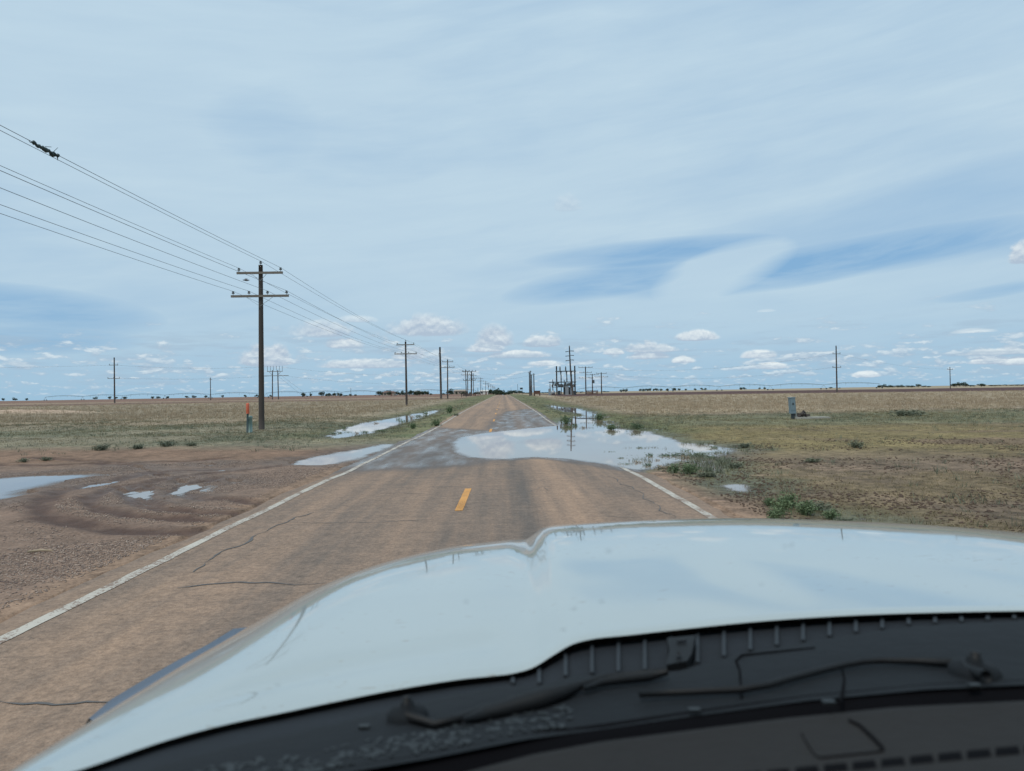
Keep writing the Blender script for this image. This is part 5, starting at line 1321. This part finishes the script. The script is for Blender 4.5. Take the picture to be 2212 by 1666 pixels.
# cowl between hood and glass
def crv(tab):
    tab = sorted(tab); return lambda x: float(np.interp(x, [p[0] for p in tab], [p[1] for p in tab]))
hoodY = crv([(c[0][0], c[0][1]) for c in HC]); hoodZ = crv([(c[0][0], c[0][2]) for c in HC])
fritY = crv([(-150, 1835), (200, 1755), (400, 1718), (704, 1665), (927, 1627), (1133, 1586), (1305, 1563), (1464, 1540), (1745, 1502), (2000, 1478), (2212, 1468), (2600, 1462)])
dashY = crv([(-150, 1990), (400, 1850), (900, 1700), (1150, 1634), (1300, 1606), (1464, 1585), (1693, 1556), (1934, 1532), (2212, 1518), (2600, 1512)])
glassZ = crv([(-150, .50), (400, .60), (900, .70), (1400, .77), (2600, .78)])
def cowlP(x, y, lift=1.0):
    a, b = hoodY(x), fritY(x); f = (y - a) / (b - a); return at_y(x, y, (hoodZ(x) * (1 - f) + glassZ(x) * f) * lift)
xs_c = np.linspace(-150, 2600, 120)
def band(name, mat, yfs, lifts, parent=None):
    V = []; k = len(yfs)
    for x in xs_c:
        for yf, lf_ in zip(yfs, lifts): V.append(cowlP(x, yf(x), lf_))
    F = [(i * k + j, i * k + j + 1, (i + 1) * k + j + 1, (i + 1) * k + j) for i in range(len(xs_c) - 1) for j in range(k - 1)]
    return tpart(name, V, F, mat, parent)
gb = crv([(-150, 55), (704, 46), (842, 40), (979, 30), (1100, 22), (1200, 58), (1290, 78), (1464, 84), (1625, 62), (1796, 44), (1968, 26), (2212, 18), (2600, 16)])
band('cowl_panel', M['plastic'], [lambda x: hoodY(x) + gb(x) + 2, lambda x: hoodY(x) + gb(x) + 8, lambda x: (hoodY(x) + gb(x) + fritY(x)) / 2, lambda x: fritY(x) + 12], [1.028, .995, .99, 1.0])
cg = band('cowl_grille', M['plastic_lo'], [lambda x: hoodY(x) - 3, lambda x: hoodY(x) + gb(x) + 3], [1.05, 1.03])
m = MB()
for xx in np.arange(1108, 2200, 57):
    a_, b_ = cowlP(xx, hoodY(xx) + 1, 1.045), cowlP(xx, hoodY(xx) + gb(xx) + 1, 1.02)
    m.bar(a_ - np.array(TO), b_ - np.array(TO), .005, .006)
m.build('grille_rib', M['plastic_hi'], truck)
q = [cowlP(x, y, .985) - np.array(TO) for x, y in ((1441, 1378), (1502, 1372), (1494, 1412), (1484, 1428), (1440, 1436), (1446, 1405))]
b0 = [v + np.array([0, 0, -.03]) for v in q]
o = mesh_obj('hood_latch', q + b0, [(0, 1, 2, 3, 4, 5)] + [(i, (i + 1) % 6, (i + 1) % 6 + 6, i + 6) for i in range(6)], M['rubber'], truck)
MB().tube([cowlP(1466, 1412, .975) - np.array(TO), cowlP(1466, 1412, .965) - np.array(TO)], [.003, .003], 8).build('latch_bolt', M['plastic_hi'], o)
MB().tube([cowlP(1462, 1385, .978) - np.array(TO), cowlP(1482, 1383, .978) - np.array(TO)], [.002, .002], 8).build('latch_pin', M['plastic_hi'], o)
# ribbed mesh and seams in the cowl
m = MB()
for (pl) in (((1818, 1441), (1824, 1470), (1820, 1500), (1815, 1520)), ((1590, 1428), (1598, 1450), (1600, 1480), (1602, 1510)), ((1590, 1428), (1602, 1416), (1680, 1408), (1760, 1400))):
    m.tube([cowlP(x, y, .992) - np.array(TO) for x, y in pl], [.0016] * len(pl), 5)
m.build('cowl_seam', M['frit'], truck)
def wiper(name_label, arm, blade, pivot, pr_, ):
    w = bpy.data.objects.new('wiper', None); COL.objects.link(w); w.parent = truck
    for nm, (pts, rad, lift) in (('arm', arm), ('blade', blade)):
        P_ = [cowlP(x, y, lift) - np.array(TO) for x, y in pts]
        MB().tube(P_, rad, 8).build(nm, M['rubber'], w, True)
    c = cowlP(pivot[0], pivot[1], .97) - np.array(TO)
    MB().lathe(c, [(pr_, -.03), (pr_, .0), (pr_ * .8, .006), (pr_ * .35, .008), (pr_ * .3, .014), (.002, .015)], 16).build('pivot_cap', M['plastic'], w, True)
    MB().lathe(c + np.array([0, -.002, .008]), [(pr_ * .22, 0), (pr_ * .22, .012), (.001, .013)], 10).build('pivot_nut', M['rubber'], w, True)
    return w
wiper('r', ([(2130, 1462), (2060, 1432), (1975, 1428), (1900, 1427), (1860, 1430), (1820, 1437), (1760, 1452), (1700, 1468), (1660, 1480), (1600, 1490), (1453, 1496), (1380, 1500)], [.007, .006, .0045, .004, .004, .004, .004, .004, .004, .0045, .0045, .004], .962),
      ([(1440, 1452), (1400, 1462), (1340, 1468), (1300, 1474), (1260, 1488)], [.004, .006, .006, .005, .003], .965), (2105, 1447), .026)
wiper('l', ([(880, 1548), (940, 1565), (990, 1553), (1060, 1530), (1130, 1508), (1186, 1494)], [.006, .005, .005, .006, .006, .004], .968),
      ([(1000, 1556), (1050, 1543), (1110, 1528), (1170, 1512), (1215, 1496), (1260, 1478), (1306, 1466), (1437, 1450)], [.003, .008, .011, .012, .009, .005, .006, .004], .962), (880, 1542), .024)
mm = MB()
for i in range(260):                                # wet grit and leaf bits lying in the left of the cowl
    x = random.uniform(420, 1240); y = fritY(x) - random.uniform(2, 48)
    mm.box(cowlP(x, y, .99) - np.array(TO), (random.uniform(.002, .008), random.uniform(.002, .008), .003), Matrix.Rotation(random.random() * 6, 3, 'Z'))
mm.build('leaf_litter', M['speck_cap'], truck)
for (x, y) in ((2105, 1481), (1790, 1517), (1500, 1534), (787, 1570)): MB().box(cowlP(x, y, .98) - np.array(TO), (.012, .007, .003)).build('clip', M['speck_cap'], truck)
# black glass border, dashboard
def gline(yf, Zf, dz=0): return [at_y(x, yf(x), Zf(x)) + np.array([0, 0, dz]) for x in xs_c]
r0_ = gline(fritY, lambda x: glassZ(x) - .005); r1_ = gline(lambda x: (fritY(x) * .4 + dashY(x) * .6), lambda x: glassZ(x) - .03); r2_ = gline(lambda x: dashY(x) + 10, lambda x: glassZ(x) - .045)
V = [p for tr in zip(r0_, r1_, r2_) for p in tr]; F = [(i * 3 + j, i * 3 + j + 1, i * 3 + 4 + j, i * 3 + 3 + j) for i in range(len(xs_c) - 1) for j in (0, 1)]
tpart('glass_border', V, F, M['frit'])
dashZ = lambda x, y: glassZ(x) - .06 - .0011 * (y - dashY(x))
def dashP(x, y, k=1.0): return at_y(x, y, max(.25, dashZ(x, y)) * k)
V = []; fr = [-14, -4, 6, 25, 60, 100, 150, 200, 260, 330]
for x in xs_c:
    for i, f in enumerate(fr):
        p = dashP(x, dashY(x) + f); 
        if i == 0: p[2] -= .02; p[1] += .02
        V.append(p)
k = len(fr); F = [(i * k + j, i * k + j + 1, (i + 1) * k + j + 1, (i + 1) * k + j) for i in range(len(xs_c) - 1) for j in range(k - 1)]
dash = tpart('dashboard', V, F, M['dash'])
def zr7(pts): return zm(2680, 2300, 1.58, pts)
m = MB()
for pl in (zr7([(1110, 900), (1180, 935), (1260, 1010), (1320, 1075), (1325, 1092), (1290, 1100), (1000, 1130), (930, 1137), (900, 1125), (860, 1070), (810, 980)]),):
    P_ = [dashP(x, y, .996) - np.array(TO) for x, y in pl]; m.tube(P_, [.0012, .0016, .0018, .0018, .001, .0008, .0008, .0008, .0006, .0006, .0005], 6)
m.build('panel_seam', M['frit'], dash)
m = MB()
for i in range(14):
    xz = 430 + 183 * i * .985; cx_, cy_ = zr7([(xz + 65, 1232 - (xz - 600) * .098)])[0]
    q = [dashP(cx_ + a, cy_ + b - a * .10, .995) - np.array(TO) for a, b in ((-28, 9), (24, 9), (19, -8), (-28, -8))]
    b_ = len(m.v); m.v += q + [v + np.array([0, .004, -.006]) for v in q]; m.f += [(b_, b_ + 1, b_ + 2, b_ + 3)] + [(b_ + j, b_ + (j + 1) % 4, b_ + 4 + (j + 1) % 4, b_ + 4 + j) for j in range(4)]
m.build('defroster_vent', M['frit'], dash)
# windshield pane with dried specks; roof and cab behind the lens keep the dashboard in shade
m, t_, p_ = new_mat('clear_glass'); tr_ = t_.nodes.new('ShaderNodeBsdfTransparent'); tr_.inputs[0].default_value = (1, 1, 1, 1)
for n_ in list(t_.nodes):
    if n_.type == 'BSDF_PRINCIPLED': t_.nodes.remove(n_)
t_.links.new(tr_.outputs[0], [n_ for n_ in t_.nodes if n_.type == 'OUTPUT_MATERIAL'][0].inputs[0])
W0, W1 = np.array([0, .75, 1.455]), np.array([0, .16, 2.20])
V = [(-.95, .75, 1.455), (1.95, .75, 1.455), (1.85, .16, 2.20), (-.85, .16, 2.20)]
ws = tpart('windshield', V, [(0, 1, 2, 3)], m, None, False)
ws.modifiers.new('t', 'SOLIDIFY').thickness = .005
m, t_, p_ = new_mat('dried_speck'); setin(t_, p_, 'Base Color', (.10, .11, .13)); setin(t_, p_, 'Roughness', .9); setin(t_, p_, 'Alpha', .16); M['speck'] = m
m, t_, p_ = new_mat('pale_smudge'); setin(t_, p_, 'Base Color', (.42, .48, .52)); setin(t_, p_, 'Roughness', .9); setin(t_, p_, 'Alpha', .26); M['smudge'] = m
nrm = np.cross(np.array([1, 0, 0]), W1 - W0); nrm /= np.linalg.norm(nrm); up_ = (W1 - W0) / np.linalg.norm(W1 - W0)
for x, y, r_, sm_ in ((1383, 900, 12, 1), (1378, 915, 10, 1), (1315, 1190, 7, 0), (1300, 1300, 6, 0), (1240, 1315, 6, 0), (1217, 1360, 6, 0), (1007, 1300, 6, 0), (1710, 1178, 6, 0), (998, 1095, 13, 1), (1695, 1180, 5, 0), (600, 1480, 6, 0), (1645, 1262, 5, 0), (1780, 1410, 5, 0)):
    d = ray(x, y); o_ = np.array([0, 0, EYE]); tt = np.dot(W0 - o_, nrm) / np.dot(d, nrm); c = o_ + d * tt * .997; rad = r_ * tt / FPX
    n_ = 14; V = [c + (np.array([1, 0, 0]) * math.cos(6.283 * i / n_) + up_ * math.sin(6.283 * i / n_)) * rad * random.uniform(.8, 1.15) for i in range(n_)]
    oo = mesh_obj('dried_speck', [v - np.array(TO) for v in V], [tuple(range(n_))], M['smudge' if sm_ else 'speck'], ws)
cab = MB().box((.0, -.55, 2.23), (2.3, 1.55, .05)).build('roof', M['dash'], truck)
cab = MB().box((.0, -1.3, 1.6), (2.3, .06, 1.3)).build('cab_back', M['dash'], truck)
for sg in (-1, 1):
    MB().box((sg * 1.16, -.45, 1.15), (.06, 1.7, .8)).build('door', M['hood'], truck)
    MB().bar((sg * 1.3, .9, 1.45), (sg * 1.16, .36, 2.21), .06, .05).build('windshield_pillar', M['dash'], truck)
    MB().box((sg * 1.16, -.62, 1.87), (.05, .09, .68)).build('door_pillar', M['dash'], truck)
for k_ in ('frit', 'dash', 'plastic', 'plastic_lo', 'rubber'):
    for n_ in M[k_].node_tree.nodes:
        if n_.type == 'BSDF_PRINCIPLED': n_.inputs['Specular IOR Level'].default_value = {'frit': .05, 'dash': .15}.get(k_, .3)
